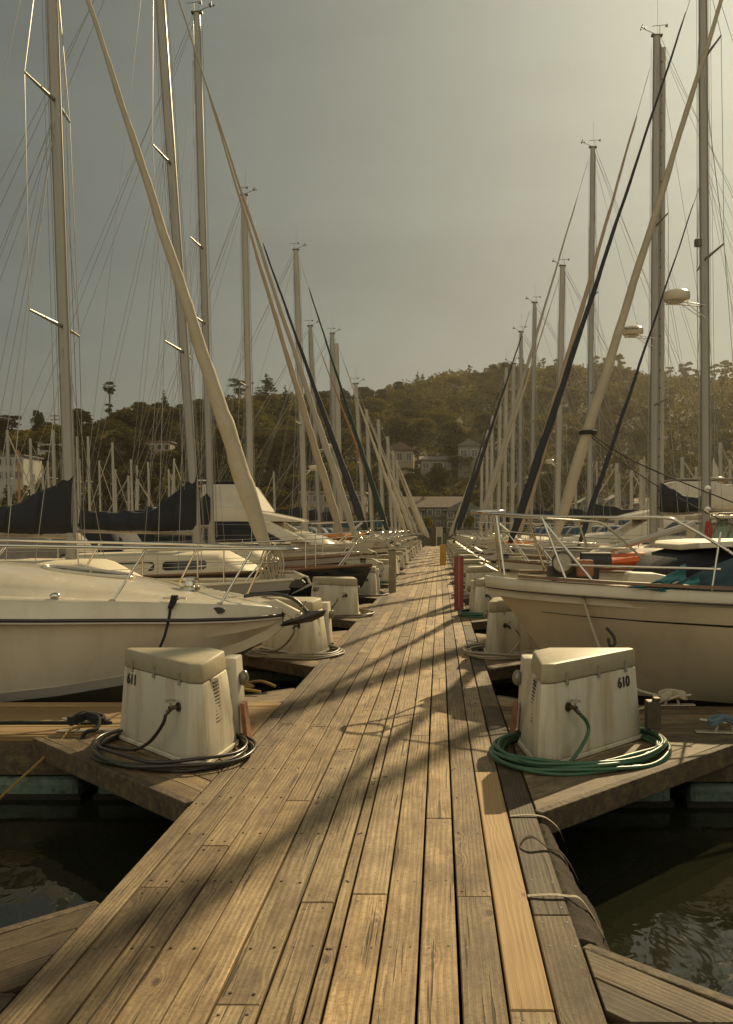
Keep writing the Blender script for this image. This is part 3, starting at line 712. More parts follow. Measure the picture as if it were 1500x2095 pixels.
tag(MB().tube(curve([V(1.50, 8.13, .62), V(1.56, 8.12, .55), V(1.575, 8.11, .48), V(1.53, 8.10, .46), V(1.515, 8.11, .53)], 5), .014, 7).build('chafe_guard', M['rubber'], smooth=60), 'black rubber snubber hanging on the white bow rope against the cream hull', 'snubber')
def post(x, y, z1, wx, label, mat, stripe=None, cap=None):
    root = thing('dock_post', (x, y, 0.0), label, 'post', 'upright posts on the walkway edge')
    MB().box((x, y, z1 / 2), (wx, wx, z1)).build('shaft', mat, root, bevel=0.006)
    if stripe: MB().box((x, y - wx / 2 - 0.001, z1 / 2 + 0.01), (0.010, 0.006, z1 - 0.04)).build('white_stripe', stripe, root)
    if cap: MB().box((x, y, z1 + 0.012), (wx + 0.01, wx + 0.01, 0.02)).build('cap', cap, root)
    return root
def base_of(py): return FPX * EYE / (py - VY)
Y = base_of(1247); post((939 - VX) / FPX * Y, Y, 1.0, 0.175, 'red painted post with a white stripe on the walkway edge', M['red_post'], M['sail_grey'], M['grey_post'])
Y = base_of(1212); post((803 - VX) / FPX * Y, Y, 1.0, 0.17, 'bare grey timber post among the dock boxes', M['grey_post'], None, M['beam'])
Y = base_of(1156); post((904 - VX) / FPX * Y + 0.05, Y, 0.85, 0.27, 'ochre yellow post farther along the walkway', M['yellow_post'], None, M['yellow_post'])
post((887 - VX) / FPX * 82, 82, 2.0, 0.35, 'dark timber pile at the far end of the walkway', M['beam'])
g = thing('dock_gate', (-0.05, 83, 0), 'pale slender gate frame at the far end of the walkway', 'gate')
for x in (-0.25, 0.25): MB().box((x, 83, 0.9), (0.07, 0.07, 1.8)).build('gate_post', M['white'], g)
MB().box((0, 83, 1.3), (0.43, 0.05, 0.9)).build('gate_panel', M['galv'], g)

# rolled carpet bumper and its lashings at the walkway's edge
def bumper():
    rows = []; rg = random.Random(3); n = 40
    prof = [(0.52, 0.002), (0.555, -0.004), (0.585, -0.03), (0.605, -0.065), (0.625, -0.10), (0.645, -0.14), (0.665, -0.19), (0.675, -0.24)]
    for i in range(n + 1):
        t = i / n; y = 4.62 - 1.30 * t; k = 0.45 + 0.55 * min(1, t * 2.2); row = []
        for j, (x, z) in enumerate(prof):
            q = j / (len(prof) - 1)
            row.append(V(0.525 + (x - 0.525) * (k + .08 * math.sin(7 * t + j * .6)) + .010 * rg.uniform(-1, 1) + .03 * t * q, y + .05 * q * math.sin(3 * t + j) * (1 if i in (0, n) else .25) + (.10 * rg.uniform(-1, 1) * q if i in (0, n) else .012 * rg.uniform(-1, 1)), z * (1 + .12 * math.sin(11 * t + j)) - .03 * t * q + (.03 * rg.uniform(-1, 1) if j == 7 else .005 * rg.uniform(-1, 1))))
        rows.append(row + [p + V(-.022, 0, -.02) for p in reversed(row)])
    o = MB().loft(rows, True, False, True).build('carpet_bumper', M['carpet'], smooth=60)
    tag(o, 'torn strip of old brown carpet hung along the walkway edge', 'dock bumper')
bumper()
def strap(pts, wd, mat, label):
    pts = curve(pts, 6); rows = []
    for i, p in enumerate(pts):
        rows.append([p + V(0, -wd / 2, 0), p + V(0, wd / 2, 0), p + V(0, wd / 2, 0.003), p + V(0, -wd / 2, 0.003)])
    tag(MB().loft(rows, True, False, True).build('lashing_strap', mat, smooth=50), label, 'strap', 'lashings over the walkway edge')
strap([V(0.36, 3.69, 0.005), V(0.45, 3.685, 0.012), V(0.52, 3.68, 0.008), V(0.57, 3.665, 0.004), V(0.615, 3.63, -0.05), V(0.655, 3.58, -0.12)], 0.022, M['rope_white'], 'frayed white strap over the edge beside the orange plank')
strap([V(0.38, 4.28, 0.004), V(0.41, 4.29, 0.035), V(0.45, 4.27, 0.045), V(0.505, 4.24, 0.012), V(0.56, 4.19, 0.008), V(0.60, 4.14, -0.035), V(0.63, 4.09, -0.09)], 0.03, M['carpet'], 'dark curled strap over the edge above the carpet roll')
strap([V(0.37, 4.72, 0.004), V(0.45, 4.73, 0.008), V(0.52, 4.72, 0.006), V(0.56, 4.67, 0.006), V(0.60, 4.58, -0.01), V(0.62, 4.5, -0.05)], 0.02, M['rope_white'], 'thin pale strap at the corner beside the gusset')

# ------------------------------------------------------------------ boats
def lerp_list(xs, ys, x): return float(np.interp(x, xs, ys))

def mast_mesh(p0, p1, rf, ra, n=12, taper=0.7):
    """an oval spar: rf fore-and-aft (X), ra athwart (Y)"""
    rings = []; p0, p1 = Vector(p0), Vector(p1)
    for t in (0, 0.5, 0.86, 1.0):
        k = 1 if t <= 0.5 else (0.97 if t < 0.9 else taper + 0.2)
        c = p0.lerp(p1, t); rings.append([c + V(math.cos(2 * math.pi * j / n) * rf * k, math.sin(2 * math.pi * j / n) * ra * k, 0) for j in range(n)])
    return MB().loft(rings, True, False, True)

def wire(p, q, r, name, root, mat=None, n=5): return MB().tube([p, q], r, n).build(name, mat or M['wire'], root, smooth=60)

def furled(p0, p1, r, seed, tail=0.9):
    """a headsail rolled on its stay: lumpy, thinner towards the top"""
    rg = random.Random(seed); p0, p1 = Vector(p0), Vector(p1); pts = []; rs = []; n = 34
    ph = rg.uniform(0, 6)
    for i in range(n + 1):
        t = i / n; c = p0.lerp(p1, 0.03 + (tail - 0.03) * t)
        k = (0.55 + 0.5 * min(1, t * 14)) * (.19 + .81 * (1 - t) ** 1.6) * (1 + 0.05 * math.sin(i * 1.7 + ph) + rg.uniform(-.04, .04))
        if t > 0.985: k *= 0.5
        pts.append(c + V(0.006 * math.sin(i * .9 + ph), 0.006 * math.cos(i * 1.3), 0)); rs.append(max(0.012, r * k))
    ax = (p1 - p0).normalized(); ux_ = ax.cross(V(0, 1, 0)).normalized(); uy_ = ax.cross(ux_); rings = []; m = 16; turns = (p1 - p0).length / 1.15
    for i in range(2 * n + 1):                                    # the leech winds round as a spiral step
        q = min(i / 2, n - 1e-6); a = int(q); f = q - a; c = pts[a].lerp(pts[a + 1], f); rr = rs[a] * (1 - f) + rs[a + 1] * f
        rings.append([c + (ux_ * math.cos(2 * math.pi * j / m) + uy_ * math.sin(2 * math.pi * j / m)) * rr * (.93 + .17 * ((j / m + turns * q / n + ph) % 1.0)) for j in range(m)])
    return MB().loft(rings, True, False, True)

def masthead(root, top, aft, sz=1.0):
    """wind instruments at the top of a mast"""
    a = V(aft, 0, 0); hd = MB(); hd.box(top + V(0, 0, 0.03), (0.30 * sz, 0.10 * sz, 0.06)).build('masthead_fitting', M['brass'], root, bevel=0.01)
    b = MB(); b.tube([top + V(0, 0, 0.05), top - a * 0.38 * sz + V(0, 0, 0.22 * sz)], 0.009, 5)
    for k in range(3):
        an = k * 2.1; b.ball(top - a * 0.38 * sz + V(0.06 * math.cos(an), 0.06 * math.sin(an), 0.22 * sz), 0.03, nu=6, nv=4)
    b.tube([top - a * 0.38 * sz + V(0, 0, 0.22 * sz), top - a * 0.38 * sz + V(0, 0, 0.33 * sz)], 0.012, 5)
    b.build('anemometer', M['brass'], root)
    c = MB(); c.tube([top + a * 0.08 + V(0, 0, 0.05), top + a * 0.08 + V(0, 0, 0.3 * sz)], 0.007, 5); c.tube([top + a * 0.08 + V(-0.2, 0.04, 0.3) * sz, top + a * 0.08 + V(0.2, -0.04, 0.3) * sz], 0.008, 5)
    c.prism([top + a * 0.08 + V(0.13, -0.01, 0.27) * sz, top + a * 0.08 + V(0.21, -0.01, 0.25) * sz, top + a * 0.08 + V(0.21, -0.01, 0.35) * sz], [top + a * 0.08 + V(0.13, 0.01, 0.27) * sz, top + a * 0.08 + V(0.21, 0.01, 0.25) * sz, top + a * 0.08 + V(0.21, 0.01, 0.35) * sz])
    c.build('wind_vane', M['brass'], root)
    MB().tube([top + V(0.03, 0.05, 0.05), top + V(0.03, 0.05, 1.0 * sz)], 0.004, 4).build('aerial', M['wire'], root)

def radar(root, p, dirx, sz=1.0, words=None):
    """dome on a tubular bracket; p is the point on the mast"""
    c = p + V(dirx * 0.62 * sz, 0, 0.22 * sz)
    d = MB().lathe(c, [(0.12 * sz, -0.11 * sz), (0.26 * sz, -0.09 * sz), (0.30 * sz, -0.03 * sz), (0.295 * sz, 0.09 * sz), (0.25 * sz, 0.125 * sz), (0.1 * sz, 0.135 * sz)], 20).build('radar_dome', M['white'], root, smooth=40)
    b = MB()
    for y in (-0.13, 0.13):
        b.tube([p + V(0, y * 0.5, 0.02), c + V(-dirx * 0.1 * sz, y, -0.13 * sz), c + V(dirx * 0.2 * sz, y, -0.13 * sz)], 0.013, 6)
        b.tube([p + V(0, y * 0.5, -0.26 * sz), c + V(-dirx * 0.15 * sz, y, -0.13 * sz)], 0.011, 6)
    b.tube([c + V(dirx * 0.2 * sz, -0.13, -0.13 * sz), c + V(dirx * 0.2 * sz, 0.13, -0.13 * sz)], 0.013, 6)
    b.build('radar_bracket', M['steel'], root, smooth=60)
    return d, c

class Hull:
    """lofted hull; s runs aft from the bow tip, y to the sides"""
    def __init__(h, sx, bx, Y, L, B, zb, zm, zs, rake=0.9, tr=0.78, full=2.3, zk=-0.35):
        h.__dict__.update(sx=sx, bx=bx, Y=Y, L=L, B=B, zb=zb, zm=zm, zs=zs, rake=rake, tr=tr, full=full, zk=zk)
    def beam(h, t):
        if t < 0.5: return h.B / 2 * (1 - (1 - t / 0.5) ** h.full)
        return h.B / 2 * (1 - (1 - h.tr) * ((t - 0.5) / 0.5) ** 2)
    def sheer(h, t): return h.zm + (h.zb - h.zm) * max(0, 1 - t / 0.62) ** 1.7 + (h.zs - h.zm) * max(0, (t - 0.62) / 0.38) ** 1.5
    def P(h, s, y, z): return V(h.bx + h.sx * s, h.Y + y, WATER + z)
    def edge(h, s, side, up=0.0, inn=0.0):
        t = min(1, max(0, s / h.L)); b = max(0.02, h.beam(t) - inn); return h.P(s, side * b, h.sheer(t) + up)
    def ring(h, t, f0=0.0, f1=1.0, n=9, out=0.0):
        b = h.beam(t) + 0.015; zs = h.sheer(t); pts = []
        for i in range(n):
            f = f0 + (f1 - f0) * i / (n - 1)                      # 0 at the sheer, 1 at the keel
            z = zs + (h.zk - zs) * f
            y = b * (1 - f ** (2.6 - 1.1 * max(0, 1 - t * 3))) * (1 - 0.10 * f)
            xs = h.rake * (1 - max(0, (z - h.zk) / (h.zb - h.zk))) ** 1.15
            s = xs + t * (h.L - xs)
            pts.append((s, y + out, z))
        return pts
    TS = [0, .012, .03, .06, .1, .15, .22, .3, .4, .5, .6, .7, .8, .9, 1.0]
    def shell(h, f0=0.0, f1=1.0, out=0.0, n=9):
        mb = MB(); rows = []
        for t in h.TS:
            p = h.ring(t, f0, f1, n, out)
            rows.append([h.P(a, b_, c) for a, b_, c in p] + [h.P(a, -b_, c) for a, b_, c in reversed(p)])
        mb.loft(rows, False)
        b = len(rows) - 1; m = len(rows[0]); o = b * m
        mb.f.append([o + i for i in range(m)]); mb.m.append(0)
        return mb
    def strip(h, f0, f1, side, out):
        rows = []
        for t in h.TS:
            p = h.ring(t, f0, f1, 3, out); q = h.ring(t, f0, f1, 3, out - 0.02)
            rows.append([h.P(a, side * b_, c) for a, b_, c in p] + [h.P(a, side * max(b_, 0), c) for a, b_, c in reversed(q)])
        return MB().loft(rows, True, False, True)
    def deck(h, drop=0.05):
        mb = MB(); rows = []
        for t in h.TS:
            s = t * h.L; b = max(0.01, h.beam(t) - 0.01); z = h.sheer(t) - drop
            rows.append([h.P(s, b, z), h.P(s, b * .5, z + 0.03), h.P(s, 0, z + 0.04), h.P(s, -b * .5, z + 0.03), h.P(s, -b, z)])
        return mb.loft(rows, False)

def pulpit(h, root, s0=1.3, up=0.6, r=0.013, fwd=0.12, low=True):
    top = curve([h.edge(s0, -1, up, .05), h.edge(s0 * .45, -1, up + .02, .03), h.edge(0.12, -1, up + .04) + V(-h.sx * fwd, 0, 0), h.edge(0.12, 1, up + .04) + V(-h.sx * fwd, 0, 0), h.edge(s0 * .45, 1, up + .02, .03), h.edge(s0, 1, up, .05)], 6)
    MB().tube(top, r, 7).build('pulpit_rail', M['steel'], root, smooth=60)
    if low:
        lo = curve([h.edge(s0, -1, up * .5, .05), h.edge(s0 * .5, -1, up * .5, .03), h.edge(0.3, -1, up * .5), h.edge(0.3, 1, up * .5), h.edge(s0 * .5, 1, up * .5, .03), h.edge(s0, 1, up * .5, .05)], 5)
        MB().tube(lo, r * .8, 6).build('pulpit_rail', M['steel'], root, smooth=60)
    for sd_ in (-1, 1):
        MB().tube([h.edge(s0, sd_, -.03, .05), h.edge(s0, sd_, up, .05)], r, 6).build('pulpit_leg', M['steel'], root, smooth=60)
        MB().tube([h.edge(s0 * .55, sd_, -.03, .04), h.edge(s0 * .2, sd_, up, .0) + V(-h.sx * .02, 0, 0)], r, 6).build('pulpit_leg', M['steel'], root, smooth=60)

def guard_rail(h, root, s0, s1, n, up=0.6):
    for sd_ in (-1, 1):
        pts = [s0 + (s1 - s0) * i / n for i in range(n + 1)]
        for s in pts[1:]: MB().tube([h.edge(s, sd_, -.03, .05), h.edge(s, sd_, up, .06)], 0.011, 6).build('stanchion', M['steel'], root, smooth=60)
        for q in (up, up * .5): MB().tube([h.edge(s, sd_, q - (0.01 if i % 2 else 0), .055) for i, s in enumerate(pts)], 0.0045, 5).build('lifeline', M['wire'], root)

def anchor(root, tip, sx, sz=1.0, mat=None):
    """bow roller with a plough anchor"""
    t = Vector(tip)
    MB().prism([t + V(sx * .5, -.05, -.05) * sz, t + V(-sx * .22, -.05, -.06) * sz, t + V(-sx * .30, -.05, 0.0) * sz, t + V(-sx * .2, -.05, .05) * sz, t + V(sx * .5, -.05, .03) * sz],
               [t + V(sx * .5, .05, -.05) * sz, t + V(-sx * .22, .05, -.06) * sz, t + V(-sx * .30, .05, 0.0) * sz, t + V(-sx * .2, .05, .05) * sz, t + V(sx * .5, .05, .03) * sz]).build('bow_roller', M['galv'], root, bevel=0.008)
    b = MB(); b.tube([t + V(sx * .55, 0, .09) * sz, t + V(-sx * .1, 0, .08) * sz, t + V(-sx * .34, 0, -.02) * sz, t + V(-sx * .40, 0, -.16) * sz], [.02 * sz, .024 * sz, .026 * sz, .03 * sz], 6)
    c = t + V(-sx * .38, 0, -.2) * sz
    b.add([c + V(-sx * .20, 0, .12) * sz, c + V(sx * .1, .16, -.02) * sz, c + V(sx * .1, -.16, -.02) * sz, c + V(sx * .34, 0, -.12) * sz, c + V(sx * .02, 0, .07) * sz], [(0, 1, 4), (0, 4, 2), (1, 3, 4), (2, 4, 3), (0, 3, 1), (0, 2, 3)])
    return b.build('anchor', mat or M['galv'], root, bevel=0.004)

def cabin(h, root, s0, s1, wd, ht, wins=3, mat=None, slope=0.7, win_mat=None):
    rows = []; zz = lambda s: h.sheer(s / h.L) - 0.03
    for s, hh, q in ((s0, 0.0, .8), (s0 + slope, ht, .86), ((s0 + s1) / 2, ht * 1.08, 1.0), (s1, ht * 1.05, 1.0), (s1 + 0.02, 0.0, 1.0)):
        b = min(wd / 2 * q, max(.1, h.beam(s / h.L) - .25)); z = zz(s); k = 0.86
        rows.append([h.P(s, b, z - .05), h.P(s, b * .97, z + hh * .55), h.P(s, b * k, z + hh * .94), h.P(s, b * .4, z + hh * 1.08), h.P(s, -b * .4, z + hh * 1.08), h.P(s, -b * k, z + hh * .94), h.P(s, -b * .97, z + hh * .55), h.P(s, -b, z - .05)])
    cb = MB().loft(rows, False, False).build('cabin', mat or M['deck'], root, smooth=35, bevel=0)
    a, e = s0 + slope + 0.1, s1 - 0.25; wl = (e - a) / max(1, wins)
    for sd_ in (-1, 1):
        for i in range(wins):
            c0, c1 = a + i * wl + .08, a + (i + 1) * wl - .08
            pts = []; pts2 = []
            for s, zf in ((c0, .36), (c0 + .05, .28), (c1 - .05, .28), (c1, .36), (c1, .62), (c1 - .05, .70), (c0 + .05, .70), (c0, .62)):
                m_ = (s0 + s1) / 2; b = wd / 2 * (.86 + .14 * min(1, max(0, (s - s0 - slope) / max(.1, m_ - s0 - slope)))); b = min(b, h.beam(s / h.L) - .25) * (.995 - .06 * zf)
                pts.append(h.P(s, sd_ * (b + .012), zz(s) + ht * zf)); pts2.append(h.P(s, sd_ * (b - .03), zz(s) + ht * zf))
            MB().prism(pts2, pts).build('cabin_window', win_mat or M['glass'], root)
    for s in ((s0 + slope + s1) / 2 - .3,):
        MB().box(h.P(s, 0, zz(s) + ht * 1.12), (.5, .5, .05)).build('deck_hatch', M['stripe'], root, bevel=.015)
    return cb

def sail_cover(root, goose, end, h0, h1, width, mat, hump=0.45):
    """canvas over a furled mainsail on its boom: tall at the mast, low at the end"""
    rows = []; n = 16; goose, end = Vector(goose), Vector(end)
    for i in range(n + 1):
        t = i / n; c = goose.lerp(end, t); k = max(0, 1 - t / hump) ** 1.35
        hh = h1 + (h0 - h1) * k + 0.02 * math.sin(i * 2.1); wd = width * (0.62 + 0.38 * (1 - t)) * (1 - 0.35 * k)
        if i in (0, n): wd *= .7
        ring = []
        for j in range(12):
            a = 2 * math.pi * j / 12; ring.append(c + V(0, math.cos(a) * wd * (0.5 + 0.12 * math.sin(a * -1)), hh * (0.5 + 0.5 * math.sin(a)) - 0.06 + 0.015 * math.sin(3 * a + i)))
        rows.append(ring)
    o = MB().loft(rows, True, False, True).build('sail_cover', mat, root, smooth=50)
    for i in (3, 6, 9, 12, 14):
        r_ = rows[i]; cen = sum(r_, V(0, 0, 0)) / len(r_)
        MB().tube([cen + (p - cen) * 1.02 for p in r_], .012, 4, closed=True).build('cover_tie', M['rope_black'], o)
    return o

def sailboat(sx, k, label, bow=None, L=10.5, B=3.3, zb=1.28, zm=1.02, zs=1.06, hull='white', rail='teak', stripe='stripe', mast=None, mw=0.24, spar='alloy', stay=None, sw=30, sail='sail_cream',
             cover='cover_black', cov=None, spreaders=(0.36, 0.66), rad=None, dodger='cover_blue', wins=3, detail=2, Y=None, seed=1, stay_top=None, group=None, cabin_h=0.42, wires=True, tail=0.9):
    """mast=(base px, top px), stay=(foot px, top px) are points of the photograph at this berth's distance"""
    Y = yc(k) if Y is None else Y
    bx = bow if bow is not None else ((DR + 0.75) if sx > 0 else (DL - 0.75))
    h = Hull(sx, bx, Y, L, B, zb, zm, zs)
    root = thing('sailboat', h.P(L / 2, 0, 0), label, 'sailboat', group)
    h.shell().build('hull', M[hull], root, smooth=40)
    h.strip(0.80, 0.86, -1, 0.012).build('waterline_stripe', M['antifoul'], root); 
    for sd_ in (-1, 1):
        h.strip(0.10, 0.14, sd_, 0.008).build('cove_stripe', M[stripe], root)
        MB().tube([h.edge(t * L, sd_, 0.012, 0.0) for t in h.TS], 0.028, 6).build('toe_rail', M[rail], root, smooth=60)
    h.deck().build('deck', M['deck'], root, smooth=40)
    cabin(h, root, 2.4, 6.5, 2.1, cabin_h, wins)
    MB().box(h.P(L * .79, 0, h.sheer(.8) + .12), (L * .26, B * .62, .3)).build('cockpit_coaming', M['deck'], root, bevel=.06)
    if detail >= 1:
        pulpit(h, root); guard_rail(h, root, 1.3, L - .5, 5)
        anchor(root, h.P(0.1, 0, zb + .06), sx, .9)
    if dodger:
        rows = []
        for s, hh in ((6.2, .45), (6.55, 1.0), (7.1, 1.12), (7.5, 1.08)):
            z = h.sheer(s / L); b = B * .33
            rows.append([h.P(s, b, z + .1), h.P(s, b, z + hh * .75), h.P(s, b * .75, z + hh), h.P(s, 0, z + hh * 1.05), h.P(s, -b * .75, z + hh), h.P(s, -b, z + hh * .75), h.P(s, -b, z + .1)])
        MB().loft(rows, False).build('dodger', M[dodger], root, smooth=50)
    # mast and rig
    mb_, mt = at(*mast[0], Y), at(*mast[1], Y)
    aft = sx
    smast = abs(mb_.x - bx)
    deck_z = WATER + h.sheer(min(1, smast / L)) + (cabin_h * .9 if 2.6 < smast < 6.5 else 0)
    foot = mb_ + (mt - mb_) * ((deck_z - mb_.z) / (mt.z - mb_.z))
    ms = mast_mesh(foot, mt, mw / 2, mw * .36).build('mast', M[spar], root, smooth=50)
    MB().tube([foot + V(aft * mw * .52, 0, .9), mt + V(aft * mw * .5, 0, -.2)], .012, 5).build('sail_track', M['wire'], ms)
    H = mt.z - foot.z
    def onm(f): return foot.lerp(mt, f)
    masthead(root, mt, aft, 1.0 if k < 9 else 1.2)
    chain = [h.edge(min(L, smast + .35), s_, .0, .12) for s_ in (-1, 1)]
    tips = []
    for f in spreaders:
        c = onm(f); ln = B * .27 * (1.15 - f * .35); row = []
        for s_ in (-1, 1):
            tip = c + V(aft * .12, s_ * ln, .05); row.append(tip)
            MB().tube([c, tip], [.035, .018], 7).build('spreader', M[spar], root, smooth=60)
        tips.append(row)
    if wires:
        wr = .0065 if k < 4 else (.008 if k < 9 else .011)
        for i, s_ in enumerate((-1, 1)):
            path = [chain[i]] + [t[i] for t in tips] + [onm(.97)]
            MB().tube(path, wr, 5).build('shroud', M['wire'], root)
            wire(chain[i] + V(-aft * .4, 0, 0), onm(spreaders[0] - .015), wr * .8, 'shroud', root)
            if detail > 1: wire(chain[i] + V(aft * .3, 0, 0), onm(spreaders[-1] - .02), wr * .7, 'shroud', root)
        wire(onm(1.0) + V(aft * .1, 0, 0), h.P(L - .1, 0, h.sheer(1)), wr, 'backstay', root)
        if detail > 1:
            for s_ in (-1, 1):
                wire(onm(.985) + V(aft * .08, 0, 0), h.P(L - .1, s_ * B * .3, h.sheer(1)), wr * .8, 'backstay', root)
                for f in (.32, .6): wire(onm(.62) + V(aft * .06, s_ * .08, 0), foot + V(aft * (3.4 * f + .3), s_ * .16, 1.35), wr * .6, 'lazy_jack', root)
            for i, s_ in enumerate((-1, 1)):
                if len(tips) > 1: wire(tips[0][i], onm(spreaders[1] - .01), wr * .7, 'shroud', root)
            for q in range(3): wire(onm(.97 - .03 * q) + V(aft * (mw * .55 + .02 * q), .07 - .06 * q, 0), foot + V(aft * (mw * .55 + .04 * q), .12 - .1 * q, .4), wr * .7, 'halyard', root)
        for q, (f, y) in enumerate(((.98, .05), (.8, -.06))): wire(onm(f) + V(-aft * mw * .6, y, 0), foot + V(-aft * (mw * .6 + .05 * q), y * 2.5, .3), wr * .8, 'halyard', root)
    if stay:
        f0, f1 = at(*stay[0], Y), at(*stay[1], Y)
        d = (f1 - f0).normalized(); tack = f0 - d * max(0, (f0.z - (WATER + h.sheer(.05) + .02)) / max(d.z, .1))
        head = f1
        wire(tack, head, .008 if k < 6 else .012, 'forestay', root)
        r = sw / FPX * Y / 2 / 1.05 * (1 if sw > 18 else 1.25)
        furled(f0.lerp(tack, .6), head, r, seed, tail).build('furled_sail', M[sail], root, smooth=50)
        MB().lathe(tack + d * .12, [(.03, -.05), (.085, -.045), (.06, 0), (.085, .045), (.03, .05)], 12).build('furling_drum', M['brass'], root, smooth=40)
    # boom and cover
    if cov:
        gx, zbot, ztop, ex, zend, wdt = cov        # photograph pixels: mast side x, bottom y, top y, boom end x, end bottom y
        g0 = at(gx, zbot, Y); e0 = at(ex, zend, Y); hh0 = (zbot - ztop) / FPX * Y
        sail_cover(root, g0 + V(0, 0, .06), e0 + V(0, 0, .06), hh0, .42, wdt, M[cover])
        MB().tube([g0 + V(0, 0, .02), e0 + V(0, 0, .02) + (e0 - g0).normalized() * .2], .065, 8).build('boom', M[spar], root, smooth=60)
        if wires:
            wire(e0, onm(.985), .005, 'topping_lift', root)
    else:
        g0 = foot + V(aft * mw * .5, 0, .95); e0 = g0 + V(aft * min(3.6, L - smast - 1.2), 0, .1)
        sail_cover(root, g0, e0, .62, .34, .34, M[cover] if cover else M['cover_grey'])
        MB().tube([g0, e0 + V(aft * .2, 0, 0)], .06, 8).build('boom', M[spar], root, smooth=60)
        if wires: wire(e0, onm(.985), .006, 'topping_lift', root)
    if rad:
        radar(root, onm(0) + (mt - foot) * ((at(0, rad[0], Y).z - foot.z) / H), rad[1], rad[2] if len(rad) > 2 else 1.0)
    return root, h, foot, mt, onm

BL = {}; BR = {}
# the row on the 611 side
BL[1] = sailboat(-1, 1, 'sailboat with a thick cream furled headsail and black sail cover behind the white motorboat', bow=-2.28, L=9.5, zb=1.16, hull='grey_paint', rail='white', mast=((145, 1110), (98, -290)), mw=0.185, stay=((548, 1135), (93, -270)), sw=42, sail='sail_cream', cov=(152, 1098, 968, -190, 1085, .5), spreaders=(.335, .655), dodger=None, seed=4)
BL[2] = sailboat(-1, 2, 'navy hulled sailboat with a teak rail and long black boom cover beside box 607', bow=-1.42, L=11.5, B=3.5, zb=1.2, zm=1.0, hull='navy', mast=((402, 1090), (312, -240)), mw=0.205, stay=((738, 1130), (316, -150)), sw=13, sail='sail_grey', cov=(404, 1090, 966, 165, 1086, .42), spreaders=(.30, .58), dodger='cover_grey', seed=5)
BL[3] = sailboat(-1, 3, 'sailboat whose bare mast top carries a bracket at the upper edge, its tan headsail furled', bow=-1.9, L=10.5, zb=1.3, hull='grey_paint', mast=((432, 1090), (403, 28)), mw=0.2, stay=((702, 1108), (419, 165)), sw=19, sail='sail_tan', cov=(432, 1078, 1000, 300, 1070, .4), spreaders=(.42, .56), dodger='cover_black', seed=6, tail=.97)
BL[5] = sailboat(-1, 5, 'sailboat with a nearly black furled headsail behind the flybridge cruiser', bow=-1.9, mast=((514, 1060), (500, 400)), mw=0.235, spar='alloy_pale', stay=((757, 1110), (513, 428)), sw=15, sail='sail_dark', rad=None, spreaders=(.45,), seed=7)
BL[6] = sailboat(-1, 6, 'sailboat with a dark green furled headsail and a small radar on its mast', bow=-1.9, mast=((623, 1050), (606, 512)), mw=0.235, spar='alloy_pale', stay=((792, 1085), (613, 530)), sw=11, sail='sail_green', rad=(965, 1, .75), spreaders=(.40,), seed=8)
BL[7] = sailboat(-1, 7, 'sailboat with a rust coloured furled headsail', mast=((653, 1075), (635, 668)), mw=0.2, stay=((793, 1080), (642, 682)), sw=8, sail='sail_rust', rad=(922, 1, .9), spreaders=(.45,), seed=9)
BL[8] = sailboat(-1, 8, 'sailboat with twin masts close together and a pale furled headsail, past the rust coloured one', mast=((686, 1070), (680, 683)), mw=0.26, spar='alloy', stay=((832, 1095), (690, 703)), sw=9, sail='sail_cream', spreaders=(.45,), seed=10)
r_ = BL[8][0]; mm = mast_mesh(at(696, 1070, yc(8)), at(688, 703, yc(8)), .15, .12); mm.build('mizzen_mast', M['alloy_pale'], r_, smooth=50)
far_l = [(9, (745, 1066), (728, 786), (845, 1095), (733, 800), 'sail_cream', 8), (10, (760, 1066), (750, 838), (855, 1096), (754, 850), 'sail_grey', 6), (11, (784, 1072), (774, 858), (866, 1098), (778, 868), 'sail_tan', 6), (12, (801, 1074), (793, 893), (872, 1102), (796, 902), 'sail_cream', 5), (13, (809, 1076), (804, 922), (876, 1104), (806, 930), 'sail_grey', 5), (14, (817, 1078), (812, 940), (879, 1105), (814, 946), 'sail_cream', 5)]
for k, b0, t0, s0, s1, sl, sw in far_l:
    BL[k] = sailboat(-1, k, f'distant sailboat, {ORD[k - 8]} beyond the twin masted one on the 611 side', mast=(b0, t0), mw=.22, spar='alloy_pale', stay=(s0, s1), sw=sw, sail=sl, spreaders=(.5,), seed=k, detail=1, cover='cover_blue' if k % 2 else 'cover_black', group='sailboats far down the walkway')
# the row on the 610 side
BR[1] = sailboat(1, 1, 'white sailboat with a very thick cream furled headsail and an orange bundle on deck', bow=1.30, L=11, B=3.5, zb=1.15, zm=1.05, hull='white', mast=((1700, 1100), (1720, -900)), mw=0.2, stay=((1120, 1150), (1640, -530)), sw=26, sail='sail_cream', spreaders=(.36, .68), dodger='cover_black', seed=14, cover='cover_black', wins=2, tail=.97)
BR[2] = sailboat(1, 2, 'tall sailboat with a navy furled headsail, second inner headsail and radar dome', bow=1.2, L=12, B=3.6, zb=1.3, hull='white', mast=((1444, 1100), (1437, -130)), mw=0.19, stay=((1033, 1145), (1432, -60)), sw=19, sail='sail_dark', rad=(628, -1, .95), spreaders=(.475, .80), cover='cover_pale', seed=15, tail=.93)
BR[3] = sailboat(1, 3, 'sailboat with mast steps, a radar dome and a tan furled headsail', bow=1.3, L=11, B=3.5, zb=1.3, hull='grey_paint', mast=((1337, 1080), (1344, 75)), mw=0.225, stay=((1062, 1085), (1330, 140)), sw=18, sail='sail_tan', rad=(695, -1, .95), spreaders=(.28, .63), cov=(1350, 1052, 985, 1500, 1045, .5), cover='cover_black', dodger=None, seed=16)
